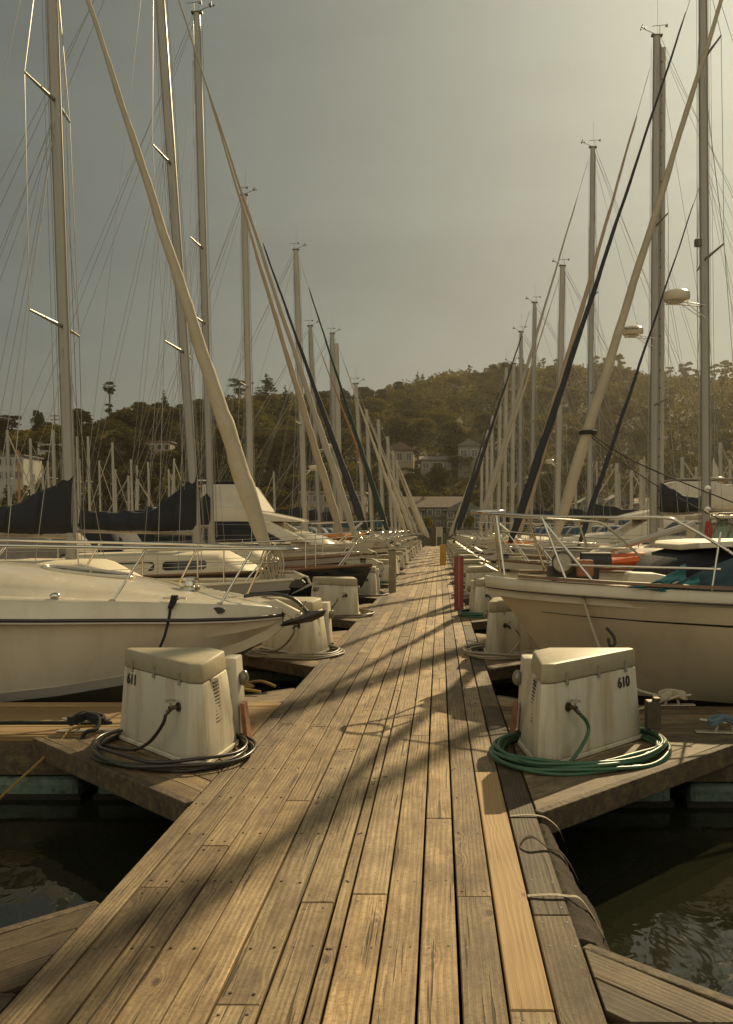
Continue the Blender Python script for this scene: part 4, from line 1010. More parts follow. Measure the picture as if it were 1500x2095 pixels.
BR[5] = sailboat(1, 5, 'sailboat with an olive grey furled headsail, mast topped by wind instruments', mast=((1205, 1080), (1213, 303)), mw=0.2, stay=((985, 1065), (1203, 330)), sw=11, sail='sail_grey', spreaders=(.38, .62), seed=17)
BR[6] = sailboat(1, 6, 'sailboat with a pale mast and light furled headsail next to the olive one', mast=((1140, 1080), (1151, 545)), mw=0.24, spar='alloy_pale', stay=((985, 1072), (1144, 570)), sw=9, sail='sail_cream', rad=(950, -1, .6), spreaders=(.5,), seed=18)
BR[7] = sailboat(1, 7, 'sailboat with a black furled headsail', mast=((1087, 1075), (1094, 620)), mw=0.19, stay=((940, 1075), (1084, 636)), sw=10, sail='sail_dark', spreaders=(.5,), seed=19)
BR[8] = sailboat(1, 8, 'sailboat with a tan headsail beyond the black one', mast=((1063, 1075), (1066, 680)), mw=0.18, stay=((938, 1082), (1058, 728)), sw=7, sail='sail_tan', spreaders=(.5,), seed=20)
far_r = [(9, (1048, 1070), (1051, 745), (934, 1090), (1046, 757), 'sail_cream', 7), (10, (1032, 1070), (1036, 752), (928, 1094), (1032, 765), 'sail_dark', 6), (11, (1020, 1072), (1023, 830), (924, 1097), (1020, 840), 'sail_grey', 6), (12, (1005, 1074), (1007, 850), (921, 1099), (1005, 858), 'sail_cream', 5), (13, (996, 1076), (997, 880), (919, 1101), (995, 888), 'sail_cream', 5), (14, (985, 1078), (986, 915), (917, 1103), (984, 922), 'sail_tan', 5)]
for k, b0, t0, s0, s1, sl, sw in far_r:
    BR[k] = sailboat(1, k, f'distant sailboat, {ORD[k - 8]} beyond the tan headsail on the 610 side', mast=(b0, t0), mw=.22, spar='alloy_pale', stay=(s0, s1), sw=sw, sail=sl, spreaders=(.5,), seed=k + 40, detail=1, cover='cover_blue' if k % 2 else 'cover_black', hull='red_hull' if k == 13 else 'white', group='sailboats far down the walkway')

# details of the nearer sailboats
root, h, foot, mt, onm = BL[1]
anchor_tip = at(600, 1200, yc(1))
d_ = MB()
d_.prism([anchor_tip + V(-.75, -.04, -.02), anchor_tip + V(.12, -.04, -.02), anchor_tip + V(.2, -.04, .06), anchor_tip + V(.1, -.04, .15), anchor_tip + V(-.28, -.04, .15), anchor_tip + V(-.5, -.04, .05)],
         [anchor_tip + V(-.75, .04, -.02), anchor_tip + V(.12, .04, -.02), anchor_tip + V(.2, .04, .06), anchor_tip + V(.1, .04, .15), anchor_tip + V(-.28, .04, .15), anchor_tip + V(-.5, .04, .05)])
an = d_.build('anchor_shank', M['stripe'], root, bevel=.01)
put_text('DELTA', .085, anchor_tip + V(-.27, -.045, .07), (1, 0, 0), (0, 0, 1), 'lettering', M['sail_grey'], an, bold=.003)
rp = MB(); rg = random.Random(2)
for i in range(9):
    a = at(545 + rg.uniform(0, 26), 1118, yc(1)) + V(0, -.1, 0); ln = rg.uniform(.42, .62); wdt = rg.uniform(.05, .12)
    rp.tube(curve([a, a + V(-wdt, -.03, -ln * .5), a + V(0, -.02, -ln), a + V(wdt, .02, -ln * .5), a + V(.02, .03, 0)], 6), .011, 5)
rp.build('rope_coil', M['rope_white'], root, smooth=60)
# radar and ropes of the tall right-hand rig, inner headsail
root, h, foot, mt, onm = BR[2]
wire(at(1172, 1148, yc(2)), at(1430, 385, yc(2)), .008, 'forestay', root)
furled(at(1176, 1140, yc(2)), at(1430, 385, yc(2)), 12 / FPX * yc(2) / 2, 31, .955).build('furled_sail', M['sail_dark'], root, smooth=50)
rr = MB(); rg = random.Random(6)
for i in range(5):
    a = at(1446 + rg.uniform(-3, 3), 1066, yc(2)) + V(0, -.14, 0); rr.tube(curve([a, a + V(-.05, -.02, -.2), a + V(0, 0, -.42), a + V(.05, 0, -.2), a], 6), .012, 5)
rr.build('rope_coil', M['rope_red'], root, smooth=60)
for py in (1000, 1043): MB().lathe(at(1443, py, yc(2)) + V(0, -.12, 0), [(.03, -.06), (.07, -.055), (.05, 0), (.06, .03), (.03, .035)], 12, axis='Y').build('mast_winch', M['steel'], root, smooth=40)
MB().box(at(1428, 497, yc(2)) , (.14, .12, .16)).build('deck_light', M['brass'], root, bevel=.02)
# mast steps and the second spar
root, h, foot, mt, onm = BR[3]
st = MB()
mz = mast_mesh(at(1352, 1080, yc(3) + .05), at(1357, 98, yc(3) + .05), .075, .07); mz.build('staysail_pole', M['alloy_pale'], root, smooth=50)
for i in range(27):
    p = onm(.08 + i * .0335); q = p + V(.19, 0.03, 0)
    MB().box((p + q) / 2, (.2, .05, .035)).build('mast_step', M['brass'], root)
vs_, fs_ = text_polys('Raymarine', .085, .002, .002)
pc = onm(0) + (mt - foot) * ((at(0, 695, yc(3)).z - foot.z) / (mt.z - foot.z)) + V(-.65, 0, .245)
pts = []
for p in vs_:
    a = -math.pi / 2 + (p.x - .22) / .315; rr_ = .318 + p.z
    pts.append(pc + V(math.cos(a) * rr_, math.sin(a) * rr_, p.y - .03))
MB().add(pts, fs_).build('lettering', M['number'], root)
# green glazed shelter aft of the mast steps boat
for i, (x0, x1) in enumerate(((1418, 1448), (1452, 1482), (1486, 1530))):
    a, b = at(x0, 1108, yc(3) - .7), at(x1, 1062, yc(3) - .5)
    MB().prism([V(a.x, a.y, a.z), V(b.x, a.y, a.z), V(b.x, a.y + .05, a.z), V(a.x, a.y + .05, a.z)], [V(a.x + .35, b.y, b.z), V(b.x + .1, b.y, b.z), V(b.x + .1, b.y + .05, b.z), V(a.x + .35, b.y + .05, b.z)]).build('shelter_window', M['glass_green'], root)
a = at(1425, 1062, yc(3)); MB().box(a + V(1.1, 0, .05), (2.4, 1.7, .1)).build('shelter_roof', M['white'], root, bevel=.04)
MB().box(at(1475, 1090, yc(3)) + V(0, .1, -.05), (1.5, 1.1, .55)).build('shelter_body', M['white'], root, bevel=.05)
# orange bundle and the whisker pole of the white boat beyond the cream hull
root, h, foot, mt, onm = BR[1]
Y = yc(1) - .9
o = MB(); rows = []
for i, (px, top, bot) in enumerate(((1183, 1160, 1166), (1200, 1146, 1168), (1235, 1137, 1168), (1275, 1133, 1166), (1310, 1130, 1158), (1330, 1132, 1142))):
    a, b = at(px, bot, Y), at(px, top, Y); m_ = (a + b) / 2; hh = (b.z - a.z) / 2
    rows.append([m_ + V(0, math.cos(2 * math.pi * j / 12) * (.35 if i not in (0, 5) else .15), math.sin(2 * math.pi * j / 12) * hh + .015 * math.sin(j * 2 + i)) for j in range(12)])
tag(MB().loft(rows, True, False, True).build('dinghy_bundle', M['orange_red'], smooth=50), 'orange rolled dinghy lying on the white foredeck beyond the cream bow', 'dinghy')
MB().tube([at(1192, 1142, Y), at(1420, 1072, Y + .3)], .05, 8).build('whisker_pole', M['alloy_pale'], root, smooth=60)
a = at(1330, 1160, yc(1) - 1.1); MB().box(a, (.34, .03, .09)).build('cabin_window', M['glass'], root, bevel=.012)
tag(MB().tube(curve([at(1205, 885, yc(1)), at(1300, 945, yc(1) - .5), at(1500, 1028, yc(1) - 1.4), at(1640, 1080, yc(1) - 1.6)], 6), .011, 5).build('furling_sheet', M['rope_black'], smooth=60), 'black sheet running from the thick cream furled sail across the mast', 'rope', 'mooring ropes')
tag(MB().tube(curve([at(1205, 890, yc(1)), at(1330, 985, yc(1) + .4), at(1500, 1075, yc(1) + 1.2), at(1640, 1130, yc(1) + 1.4)], 6), .011, 5).build('furling_sheet', M['rope_black'], smooth=60), 'lower of two black sheets tied round the thick cream furled sail', 'rope', 'mooring ropes')
bnd = MB().lathe(at(1203, 885, yc(1)), [(.13, -.03), (.15, -.02), (.15, .02), (.13, .03)], 14).build('sail_tie', M['rope_black'], root, smooth=50)
# orange kayaks on the far decks
def kayak(x0, x1, py, Y, hh, label):
    a, b = at(x0, py, Y), at(x1, py, Y); rows = []
    for i in range(13):
        t = i / 12; c = a.lerp(b, t); q = max(.05, math.sin(math.pi * t) ** .55)
        rows.append([c + V(0, math.cos(2 * math.pi * j / 10) * .35 * q, math.sin(2 * math.pi * j / 10) * hh * q + .12 * (2 * t - 1) ** 4) for j in range(10)])
    tag(MB().loft(rows, True, False, True).build('kayak', M['orange'], smooth=60), label, 'kayak', 'orange kayaks on deck')
kayak(650, 752, 1098, yc(4) + 1.4, .13, 'orange kayak on the bow of the flybridge cruiser')
kayak(1005, 1110, 1112, yc(4) + .8, .12, 'pale orange kayak beyond the cream bow rail')

# ------------------------------------------------------------------ motor cruisers moored farther along
def cruiser(sx, k, bow, label, L=11, B=3.7, fly=True, canvas='cover_black', zb=1.75, ahead=0.0, hs=1.0):
    Y = yc(k); h = Hull(sx, bow, Y, L, B, zb, 1.45, 1.2, rake=1.3, tr=.92, full=2.0)
    root = thing('motor_cruiser', h.P(L / 2, 0, 0), label, 'motor cruiser')
    h.shell().build('hull', M['white'], root, smooth=40); h.deck(.03).build('deck', M['deck'], root, smooth=40)
    for sd_ in (-1, 1): h.strip(.08, .13, sd_, .012).build('rub_rail', M['grey_paint'], root)
    h.strip(.82, .88, -1, .012).build('waterline_stripe', M['antifoul'], root)
    rows = []
    for s, hh, b in ((1.2, .0, .5), (2.4 - ahead * .4, .25, 1.0), (3.6 - ahead * .7, .42, 1.25), (4.6 - ahead, .5, 1.4)):
        z = h.sheer(s / L) - .03; rows.append([h.P(s, b, z), h.P(s, b * .8, z + hh * .8), h.P(s, 0, z + hh), h.P(s, -b * .8, z + hh * .8), h.P(s, -b, z)])
    MB().loft(rows, False).build('foredeck_trunk', M['white'], root, smooth=50)
    z0 = h.sheer(.4); P_ = h.P
    h.P = lambda s, y, z: P_(s - ahead, y, z)
    def blk(s0, s1, b, za, zc, rk0, rk1, tb):
        return ([h.P(s0, b, za), h.P(s1, b, za), h.P(s1, -b, za), h.P(s0, -b, za)], [h.P(s0 + rk0, b * tb, zc), h.P(s1 + rk1, b * tb, zc), h.P(s1 + rk1, -b * tb, zc), h.P(s0 + rk0, -b * tb, zc)])
    a, b = blk(4.0, 8.6, 1.45, z0 + .1, z0 + 1.25 * hs, 1.3, 0, .9); MB().prism(a, b).build('saloon', M['white'], root, bevel=.05)
    a, b = blk(4.35, 5.2, 1.2, z0 + .42 * hs, z0 + 1.15 * hs, .85, 0, .92); MB().prism(a, b).build('windscreen', M['glass'], root)
    for sd_ in (-1, 1):
        pts = [h.P(5.4, sd_ * 1.46, z0 + .5 * hs), h.P(8.2, sd_ * 1.46, z0 + .45 * hs), h.P(8.1, sd_ * 1.40, z0 + 1.05 * hs), h.P(5.95, sd_ * 1.40, z0 + 1.07 * hs)]
        if hs < .65: pts = [h.P(4.75, sd_ * 1.47, z0 + .12), h.P(8.4, sd_ * 1.47, z0 + .12), h.P(8.2, sd_ * 1.40, z0 + 1.18 * hs), h.P(5.9, sd_ * 1.40, z0 + 1.18 * hs)]
        MB().prism([p - V(0, sd_ * .08, 0) for p in pts], pts).build('side_curtain' if hs < .65 else 'side_window', M[canvas] if hs < .65 else M['glass'], root)
    if fly:
        rows = []
        for s, zc, bb in ((4.3, 1.28, .5), (4.7, 1.42, 1.0), (5.6, 1.72, 1.3), (6.6, 1.95, 1.35), (8.8, 1.9, 1.35), (9.0, 1.4, 1.3)):
            zc *= hs; rows.append([h.P(s, bb, z0 + 1.2 * hs), h.P(s, bb, z0 + zc - .05), h.P(s, bb * .85, z0 + zc), h.P(s, -bb * .85, z0 + zc), h.P(s, -bb, z0 + zc - .05), h.P(s, -bb, z0 + 1.2 * hs)])
        MB().loft(rows, True, False, True).build('flybridge', M['white'], root, smooth=40)
        a, b = blk(5.5, 7.4, 1.2, z0 + 1.7 * hs, z0 + 1.7 * hs + .85, .55, 0, .9); MB().prism(a, b).build('flybridge_enclosure', M['cover_pale'], root, bevel=.06)
        MB().box(h.P(7.1, 0, z0 + 1.7 * hs + .9), (1.9, 2.2, .07)).build('canvas_top', M[canvas], root, bevel=.03)
        a, b = blk(7.3, 9.6, 1.48, z0 + .1, z0 + 1.75 * hs, 0, -.2, .92); MB().prism(a, b).build('aft_canvas', M[canvas], root, bevel=.05)
        radar(root, h.P(8.2, 0, z0 + 1.7 * hs + .75), -sx, .8)
    h.P = P_
    pulpit(h, root, 2.2, .65, .016, .25); guard_rail(h, root, 2.2, 6.5, 3, .65); anchor(root, h.P(0, 0, zb + .05), sx, 1.0)
    return root, h
cruiser(-1, 4, -2.05, 'white flybridge cruiser with black canvas behind the thick cream furled sail', L=10.5, zb=1.55, ahead=2.1, hs=.62)
cruiser(1, 4, 1.5, 'white motor cruiser with dark saloon windows behind the orange bundle', L=12, fly=True, canvas='cover_grey', zb=1.5, ahead=.3, hs=.68)

# ------------------------------------------------------------------ the white motorboat beside box 611
def motorboat():
    Y0 = 9.25; bx = -1.60; ST = [0, .12, .35, .7, 1.2, 1.9, 2.8, 4.0, 6.0, 8.4]
    HB = [.05, .28, .55, .82, 1.07, 1.27, 1.42, 1.48, 1.5, 1.45]
    ZS = [.70, .745, .785, .815, .85, .885, .92, .95, .97, .98]
    ZR = [.635, .64, .645, .66, .685, .70, .72, .745, .76, .77]
    ZC = [.50, .40, .30, .20, .07, -.02, -.09, -.15, -.2, -.2]
    ZK = [.54, .42, .26, .05, -.20, -.42, -.58, -.7, -.76, -.78]
    def P(s, y, z): return V(bx - s, Y0 + y, z)
    root = thing('motorboat', P(4, 0, WATER), 'white motorboat with a long steel bow rail and anchor, moored behind box 611', 'motorboat')
    rows = []
    for i, s in enumerate(ST):
        b = HB[i]; cb = b * (.58 + .3 * min(1, s / 3))
        half = [(b + .035, ZR[i]), (b * .97, ZR[i] - .04), (b * .93, ZR[i] * .6 + ZC[i] * .4), (cb * 1.05, ZC[i] + .10), (cb, ZC[i]), (cb * .45, (ZC[i] + ZK[i]) / 2), (0.0, ZK[i])]
        rows.append([P(s, -y, z) for y, z in half] + [P(s, y, z) for y, z in reversed(half[:-1])])
    mb = MB().loft(rows, False); mb.f.append([(len(rows) - 1) * 13 + i for i in range(13)]); mb.m.append(0)
    mb.build('hull', M['white'], root, smooth=32)
    rows = []
    for i, s in enumerate(ST):
        b = HB[i]; half = [(b + .03, ZR[i] + .008), (b * .985 + .01, ZR[i] + .07), (b * .96, ZS[i] - .035), (b * .93, ZS[i] - .006), (b * .86, ZS[i])]
        rows.append([P(s, -y, z) for y, z in half] + [P(s, y, z) for y, z in reversed(half)])
    MB().loft(rows, False).build('topside_band', M['white'], root, smooth=35)
    for sd_ in (-1, 1):
        MB().tube([P(ST[i], sd_ * (HB[i] + .038), ZR[i]) for i in range(len(ST))], .016, 6).build('rub_rail', M['stripe'], root, smooth=60)
        MB().tube([P(ST[i], sd_ * (HB[i] + .036), ZR[i] - .024), ] if False else [P(ST[i], sd_ * (HB[i] + .034), ZR[i] - .026) for i in range(len(ST))], .011, 6).build('rub_rail', M['cover_pale'], root, smooth=60)
    rows = []                                             # boot stripe low on the near side
    for i, s in enumerate(ST[4:]):
        i += 4; b = HB[i]; cb = b * (.58 + .3 * min(1, s / 3))
        rows.append([P(s, -(cb * 1.05 + .006), ZC[i] + .09), P(s, -(cb + .006), ZC[i] + .0), P(s, -(cb - .02), ZC[i] + .0), P(s, -(cb), ZC[i] + .09)])
    MB().loft(rows, True, False, True).build('boot_stripe', M['grey_paint'], root, smooth=30)
    # crowned foredeck
    rows = []; S2 = [.06, .3, .6, .9, 1.3, 1.9, 2.6, 3.4, 4.4, 6.0]
    for s in S2:
        b = lerp_list(ST, HB, s) * .90; z = lerp_list(ST, ZS, s) - .012; cr = lerp_list([0, .5, 1.0, 1.6, 2.6, 4.4, 6], [.0, .02, .07, .155, .235, .33, .36], s); e = min(1, s / 1.2)
        half = [(b, z), (b * .90, z + .01), (b * (.9 - .1 * e), z + cr * .42), (b * (.9 - .15 * e), z + cr * .56), (b * .6, z + cr * .86), (b * .3, z + cr * .97), (0, z + cr)]
        rows.append([P(s, -y, q) for y, q in half] + [P(s, y, q) for y, q in reversed(half[:-1])])
    MB().loft(rows, False, False).build('foredeck', M['white'], root, smooth=28)
    def dk(s, y):
        b = lerp_list(ST, HB, s) * .9; z = lerp_list(ST, ZS, s) - .012; cr = lerp_list([0, .5, 1.0, 1.6, 2.6, 4.4, 6], [.0, .02, .07, .155, .235, .33, .36], s); q = abs(y) / b
        return P(s, y, z + cr * float(np.interp(q, [0, .3, .6, .75, .8, .9, 1], [1, .97, .86, .56, .42, .03, 0])))
    # dark deck window in its raised frame
    ol = [(1.62, -.1), (1.55, .05), (1.68, .3), (2.0, .36), (2.3, .32), (2.48, .12), (2.32, -.16), (1.95, -.26)]
    cs = curve([dk(s, y) for s, y in ol], 4, True); cen = sum(cs, V(0, 0, 0)) / len(cs)
    MB().tube([p + V(0, 0, .006) for p in cs], .022, 6, closed=True).build('window_frame', M['white'], root, smooth=60)
    MB().prism([p - V(0, 0, .03) for p in cs], [p + V(0, 0, .012) for p in cs]).build('deck_window', M['glass'], root)
    # bow rail with slanting stanchions
    def rl(s, sd_, z): return P(s, sd_ * (lerp_list([-.4, -.15, .3, 1.2, 3, 6], [.02, .2, .45, .95, 1.25, 1.3], s)), z)
    nose = [rl(6.5, -1, 1.40), rl(4, -1, 1.385), rl(2.5, -1, 1.36), rl(1.2, -1, 1.335), rl(.3, -1, 1.315), rl(-.1, -1, 1.305), P(-.17, 0, 1.30), rl(-.1, 1, 1.305), rl(.3, 1, 1.315), rl(1.2, 1, 1.335), rl(2.5, 1, 1.36), rl(4, 1, 1.385), rl(6.5, 1, 1.40)]
    MB().tube(curve(nose, 5), .0165, 8).build('bow_rail', M['steel'], root, smooth=60)
    for sd_ in (-1, 1):
        for s, ds in ((.5, -.28), (1.38, -.28), (2.6, -.3), (3.9, -.3), (5.4, -.3)):
            b = lerp_list(ST, HB, s) * .9
            MB().tube([P(s, sd_ * b, lerp_list(ST, ZS, s) - .02), rl(s + ds, sd_, 1.315 + .013 * s)], .0125, 7).build('stanchion', M['steel'], root, smooth=60)
            MB().lathe(P(s, sd_ * b, lerp_list(ST, ZS, s) - .004), [(.03, 0), (.03, .008), (.015, .014)], 10).build('stanchion_foot', M['steel'], root, smooth=40)
    # anchor, roller and chain
    t = P(.05, 0, .76)
    MB().prism([t + q for q in (V(-.22, -.045, .0), V(-.02, -.045, .03), V(.22, -.045, -.09), V(.27, -.045, -.14), V(.235, -.045, -.195), V(.17, -.045, -.175), V(-.02, -.045, -.06))],
               [t + q for q in (V(-.22, .045, .0), V(-.02, .045, .03), V(.22, .045, -.09), V(.27, .045, -.14), V(.235, .045, -.195), V(.17, .045, -.175), V(-.02, .045, -.06))]).build('bow_roller', M['deck'], root, bevel=.012)
    MB().tube([t + V(.21, -.055, -.14), t + V(.21, .055, -.14)], .028, 10).build('roller_pin', M['galv'], root, smooth=40)
    MB().tube([t + V(.20, -.03, -.16), t + V(.29, -.03, .015)], .009, 6).build('securing_pin', M['steel'], root, smooth=60)
    b = MB(); b.tube(curve([t + V(-.35, 0, .06), t + V(-.05, 0, .085), t + V(.16, 0, .03), t + V(.3, 0, -.10)], 5), .02, 7)
    c = t + V(.30, 0, -.14)
    b.add([c + V(.17, 0, -.0), c + V(.20, 0, .06), c + V(-.05, .15, -.02), c + V(-.05, -.15, -.02), c + V(-.42, 0, -.14), c + V(.0, 0, .05), c + V(.05, 0, -.06)], [(1, 2, 5), (1, 5, 3), (2, 4, 5), (3, 5, 4), (0, 2, 1), (0, 1, 3), (0, 6, 2), (0, 3, 6), (6, 4, 2), (6, 3, 4)])
    b.build('anchor', M['stripe'], root, bevel=.005)
    MB().lathe(dk(.95, 0) + V(0, 0, .0), [(.10, 0), (.10, .03), (.055, .045), (.05, .09), (.09, .10), (.09, .125), (.03, .135)], 14).build('windlass', M['steel'], root, smooth=40)
    ch = MB(); pth = curve([dk(.85, 0) + V(0, 0, .05), dk(.6, 0.02) + V(0, 0, .03), dk(.35, 0) + V(0, 0, .035), t + V(-.15, 0, .075)], 8)
    for i, p in enumerate(pth):
        q = pth[min(i + 1, len(pth) - 1)]; d = (q - p).normalized() if (q - p).length > 1e-6 else V(1, 0, 0)
        sdv = V(0, 1, 0) if i % 2 else V(0, 0, 1)
        ch.tube([p + d * (.022 * math.cos(a)) + sdv * (.011 * math.sin(a)) for a in [2 * math.pi * j / 8 for j in range(8)]], .0042, 5, closed=True)
    ch.build('anchor_chain', M['steel'], root, smooth=60)
    # cleat and vents on the near gunwale
    s = .87; p = P(s, -lerp_list(ST, HB, s) * .9, lerp_list(ST, ZS, s) + .012)
    MB().tube(curve([p + V(-.11, 0, .02), p + V(-.05, 0, .026), p + V(.05, 0, .026), p + V(.11, 0, .02)], 4), .011, 7).build('bow_cleat', M['steel'], root, smooth=60)
    r_ = MB(); 
    for dx in (-.02, 0, .022): r_.tube(curve([p + V(dx, .03, .01), p + V(dx, 0, .045), p + V(dx, -.04, .0), p + V(dx * .7 - .01, -.10, -.06)], 5), .012, 6)
    r_.build('cleat_lashing', M['rope_black'], root, smooth=60)
    tag(MB().tube(curve([p + V(-.01, -.10, -.06), p + V(-.015, -.13, -.16), p + V(-.03, -.20, -.30), p + V(-.05, -.30, -.47), p + V(.12, -.5, -.7), V(-2.05, 7.62, .08)], 6), .013, 6).build('mooring_line', M['rope_black'], smooth=60), 'black line hanging from the motorboat cleat in front of its hull', 'rope', 'mooring ropes')
    MB().ball(P(1.85, -lerp_list(ST, HB, 1.85) * .9, .905), .04, sc=(1.2, 1, .8)).build('running_light', M['steel'], root, smooth=60)
    s = .5; q = P(s, -(lerp_list(ST, HB, s) * .985 + .012), .735)
    em = MB(); em.lathe(q, [(.06, -.01), (.06, .006), (.045, .010)], 18, axis='Y'); 
    em.v = [((v[0] - q.x) * 1.15 + q.x, v[1], (v[2] - q.z) * .52 + q.z) for v in em.v]
    em.build('oval_vent', M['stripe'], root, smooth=40)
motorboat()

# ------------------------------------------------------------------ the cream boat beside box 610
def trawler():
    Y0 = 9.30; bx = .47; ST = [0, .1, .3, .65, 1.2, 1.9, 2.8, 4.2, 6.5, 9.5]
    HB = [.10, .26, .5, .8, 1.12, 1.40, 1.60, 1.72, 1.72, 1.55]
    ZS = [1.045, 1.04, 1.03, 1.015, .995, .975, .955, .93, .90, .92]
    def P(s, y, z): return V(bx + s, Y0 + y, z)
    root = thing('trawler_yacht', P(4, 0, WATER), 'cream hulled boat with a teak cap rail and high steel bow pulpit beside box 610', 'boat')
    def half(i, fr):
        s = ST[i]; b = HB[i]; zs = ZS[i]; zk = -.75; pts = []
        for f in fr:
            z = zs + (zk - zs) * f; xs = 1.25 * max(0, f - .04) ** .85 if f > .04 else 0
            y = b * (1 - (f ** (1.35 + 1.6 * min(1, s / 3.5)))) ** 1.0
            q = xs * max(0, 1 - s / 5.5)
            pts.append((s + q, max(y, .015), z))
        return pts
    FR = [.09, .13, .17, .24, .32, .42, .52, .62, .72, .82, .92, 1.0]
    rows = []
    for i in range(len(ST)):
        hp = half(i, FR); rows.append([P(s, -y, z) for s, y, z in hp] + [P(s, y, z) for s, y, z in reversed(hp)])
    MB().loft(rows, False).build('hull', M['cream'], root, smooth=45)
    rows = []
    for i in range(len(ST)):
        b, z = HB[i], ZS[i]; h_ = [(b + .005, z - .130), (b + .03, z - .11), (b + .035, z - .05), (b + .02, z - .012), (b - .03, z - .005), (b - .06, z - .2)]
        rows.append([P(ST[i], -y, q) for y, q in h_] + [P(ST[i], y, q) for y, q in reversed(h_)])
    MB().loft(rows, False).build('bulwark_band', M['white'], root, smooth=35)
    for sd_ in (-1, 1):
        pts = [(ST[i], sd_ * (HB[i] - .005), ZS[i] + .008) for i in range(1 if sd_ else 0, len(ST))]
        rows = [[P(s, y - .065, z), P(s, y + .065, z), P(s, y + .055, z + .028), P(s, y - .055, z + .028)] for s, y, z in pts if s > .25]
        MB().loft(rows, True, False, True).build('cap_rail', M['teak'], root, smooth=30)
        MB().tube([P(ST[i], sd_ * (HB[i] + .018), ZS[i] - .126) for i in range(len(ST))], .006, 6).build('band_edge', M['stripe'], root, smooth=60)
        rows = []
        for i in range(2, len(ST)):
            a = half(i, [.175, .20]); th = .3 + .7 * min(1, (i - 2) / 4)
            mz = (a[0][2] + a[1][2]) / 2; hz = (a[0][2] - a[1][2]) / 2 * th * .55
            rows.append([P(a[0][0], sd_ * (a[0][1] + .006), mz + hz), P(a[1][0], sd_ * (a[1][1] + .008), mz - hz), P(a[1][0], sd_ * (a[1][1] - .02), mz - hz), P(a[0][0], sd_ * (a[0][1] - .02), mz + hz)])
        MB().loft(rows, True, False, True).build('cove_stripe', M['stripe'], root)
        rows = []
        for i in range(1, len(ST)):
            a = half(i, [.64, .70]); rows.append([P(a[0][0], sd_ * (a[0][1] + .006), a[0][2]), P(a[1][0], sd_ * (a[1][1] + .008), a[1][2]), P(a[1][0], sd_ * (a[1][1] - .02), a[1][2]), P(a[0][0], sd_ * (a[0][1] - .02), a[0][2])])
        MB().loft(rows, True, False, True).build('boot_stripe', M['stripe'], root)
    rows = [[P(ST[i], HB[i] - .03, ZS[i] - .12), P(ST[i], 0, ZS[i] - .07), P(ST[i], -(HB[i] - .03), ZS[i] - .12)] for i in range(len(ST))]
    MB().loft(rows, False).build('deck', M['deck'], root, smooth=40)
    # pulpit: upper rail on both sides meeting at the platform ring ahead of the stem
    def pr(pts, r=.014, name='pulpit_rail'): return MB().tube(curve(pts, 6), r, 8).build(name, M['steel'], root, smooth=60)
    zt = 1.665
    near = [P(-.10, -.10, zt + .015), P(.45, -.52, zt - .03), P(1.1, -.95, zt - .05), P(1.55, -1.12, zt - .055), P(1.72, -1.2, zt - .12), P(2.1, -1.42, 1.28), P(2.42, -1.5, 1.0)]
    farr = [P(-.10, .10, zt + .015), P(.45, .52, zt - .03), P(1.1, .95, zt - .06), P(1.35, 1.05, zt - .08), P(1.5, 1.1, zt - .16), P(1.85, 1.3, 1.22), P(2.1, 1.4, 1.0)]
    pr(near); pr(farr)
    MB().tube([P(.03 + .17 * math.cos(a), .17 * math.sin(a), zt + .02) for a in [2 * math.pi * j / 18 for j in range(18)]], .018, 8, closed=True).build('pulpit_ring', M['steel'], root, smooth=60)
    pr([P(.75, -.80, 1.17), P(1.1, -1.0, 1.165), P(1.6, -1.22, 1.16), P(2.0, -1.36, 1.15)], .012)
    pr([P(.75, .80, 1.30), P(1.2, 1.02, 1.29), P(1.7, 1.22, 1.28)], .012)
    for p, q in ((P(.72, -.86, 1.02), P(.52, -.57, zt - .035)), (P(.95, -.98, 1.02), P(.5, -.55, zt - .033)), (P(.72, .86, 1.02), P(.5, .55, zt - .035)), (P(1.35, 1.18, 1.0), P(1.1, .95, zt - .06)), (P(2.55, -1.5, 1.0), P(2.05, -1.4, 1.32)), (P(.18, -.3, 1.05), P(.1, -.22, zt)), (P(.18, .3, 1.05), P(.1, .22, zt))):
        MB().tube([p, q], .0135, 7).build('pulpit_leg', M['steel'], root, smooth=60)
    MB().tube([P(1.92, -1.36, .95), P(2.0, -1.36, 1.48)], .011, 7).build('stanchion', M['steel'], root, smooth=60)
    # windlass with its gypsy and motor
    c = P(.78, 0, 1.14)
    MB().box(c + V(.12, 0, -.08), (.5, .34, .16)).build('windlass_bed', M['rubber'], root, bevel=.03)
    MB().lathe(c + V(0, -.2, .03), [(.05, -.06), (.115, -.05), (.085, 0), (.115, .05), (.05, .06)], 18, axis='Y').build('windlass_drum', M['brass'], root, smooth=40)
    MB().lathe(c + V(-.02, -.265, .03), [(.02, -.014), (.085, -.014), (.095, 0), (.02, .014)], 18, axis='Y').build('windlass_gypsy', M['galv'], root, smooth=40)
    MB().lathe(c + V(.34, -.1, .05), [(.03, -.16), (.085, -.15), (.085, .15), (.03, .16)], 14, axis='X').build('windlass_motor', M['rubber'], root, smooth=40)
    MB().prism([c + V(-.2, -.15, .16), c + V(.2, -.15, .16), c + V(.16, .1, .16), c + V(-.16, .1, .16)], [c + V(-.2, -.15, .175), c + V(.2, -.15, .175), c + V(.16, .1, .175), c + V(-.16, .1, .175)]).build('windlass_cover', M['rubber'], root)
    MB().box(c + V(.19, -.36, -.02), (.16, .1, .17)).build('wash_pump', M['wedge'], root, bevel=.02)
    # trunk cabin under a blue tarpaulin, with a dark curved front and cream roof
    rows = []
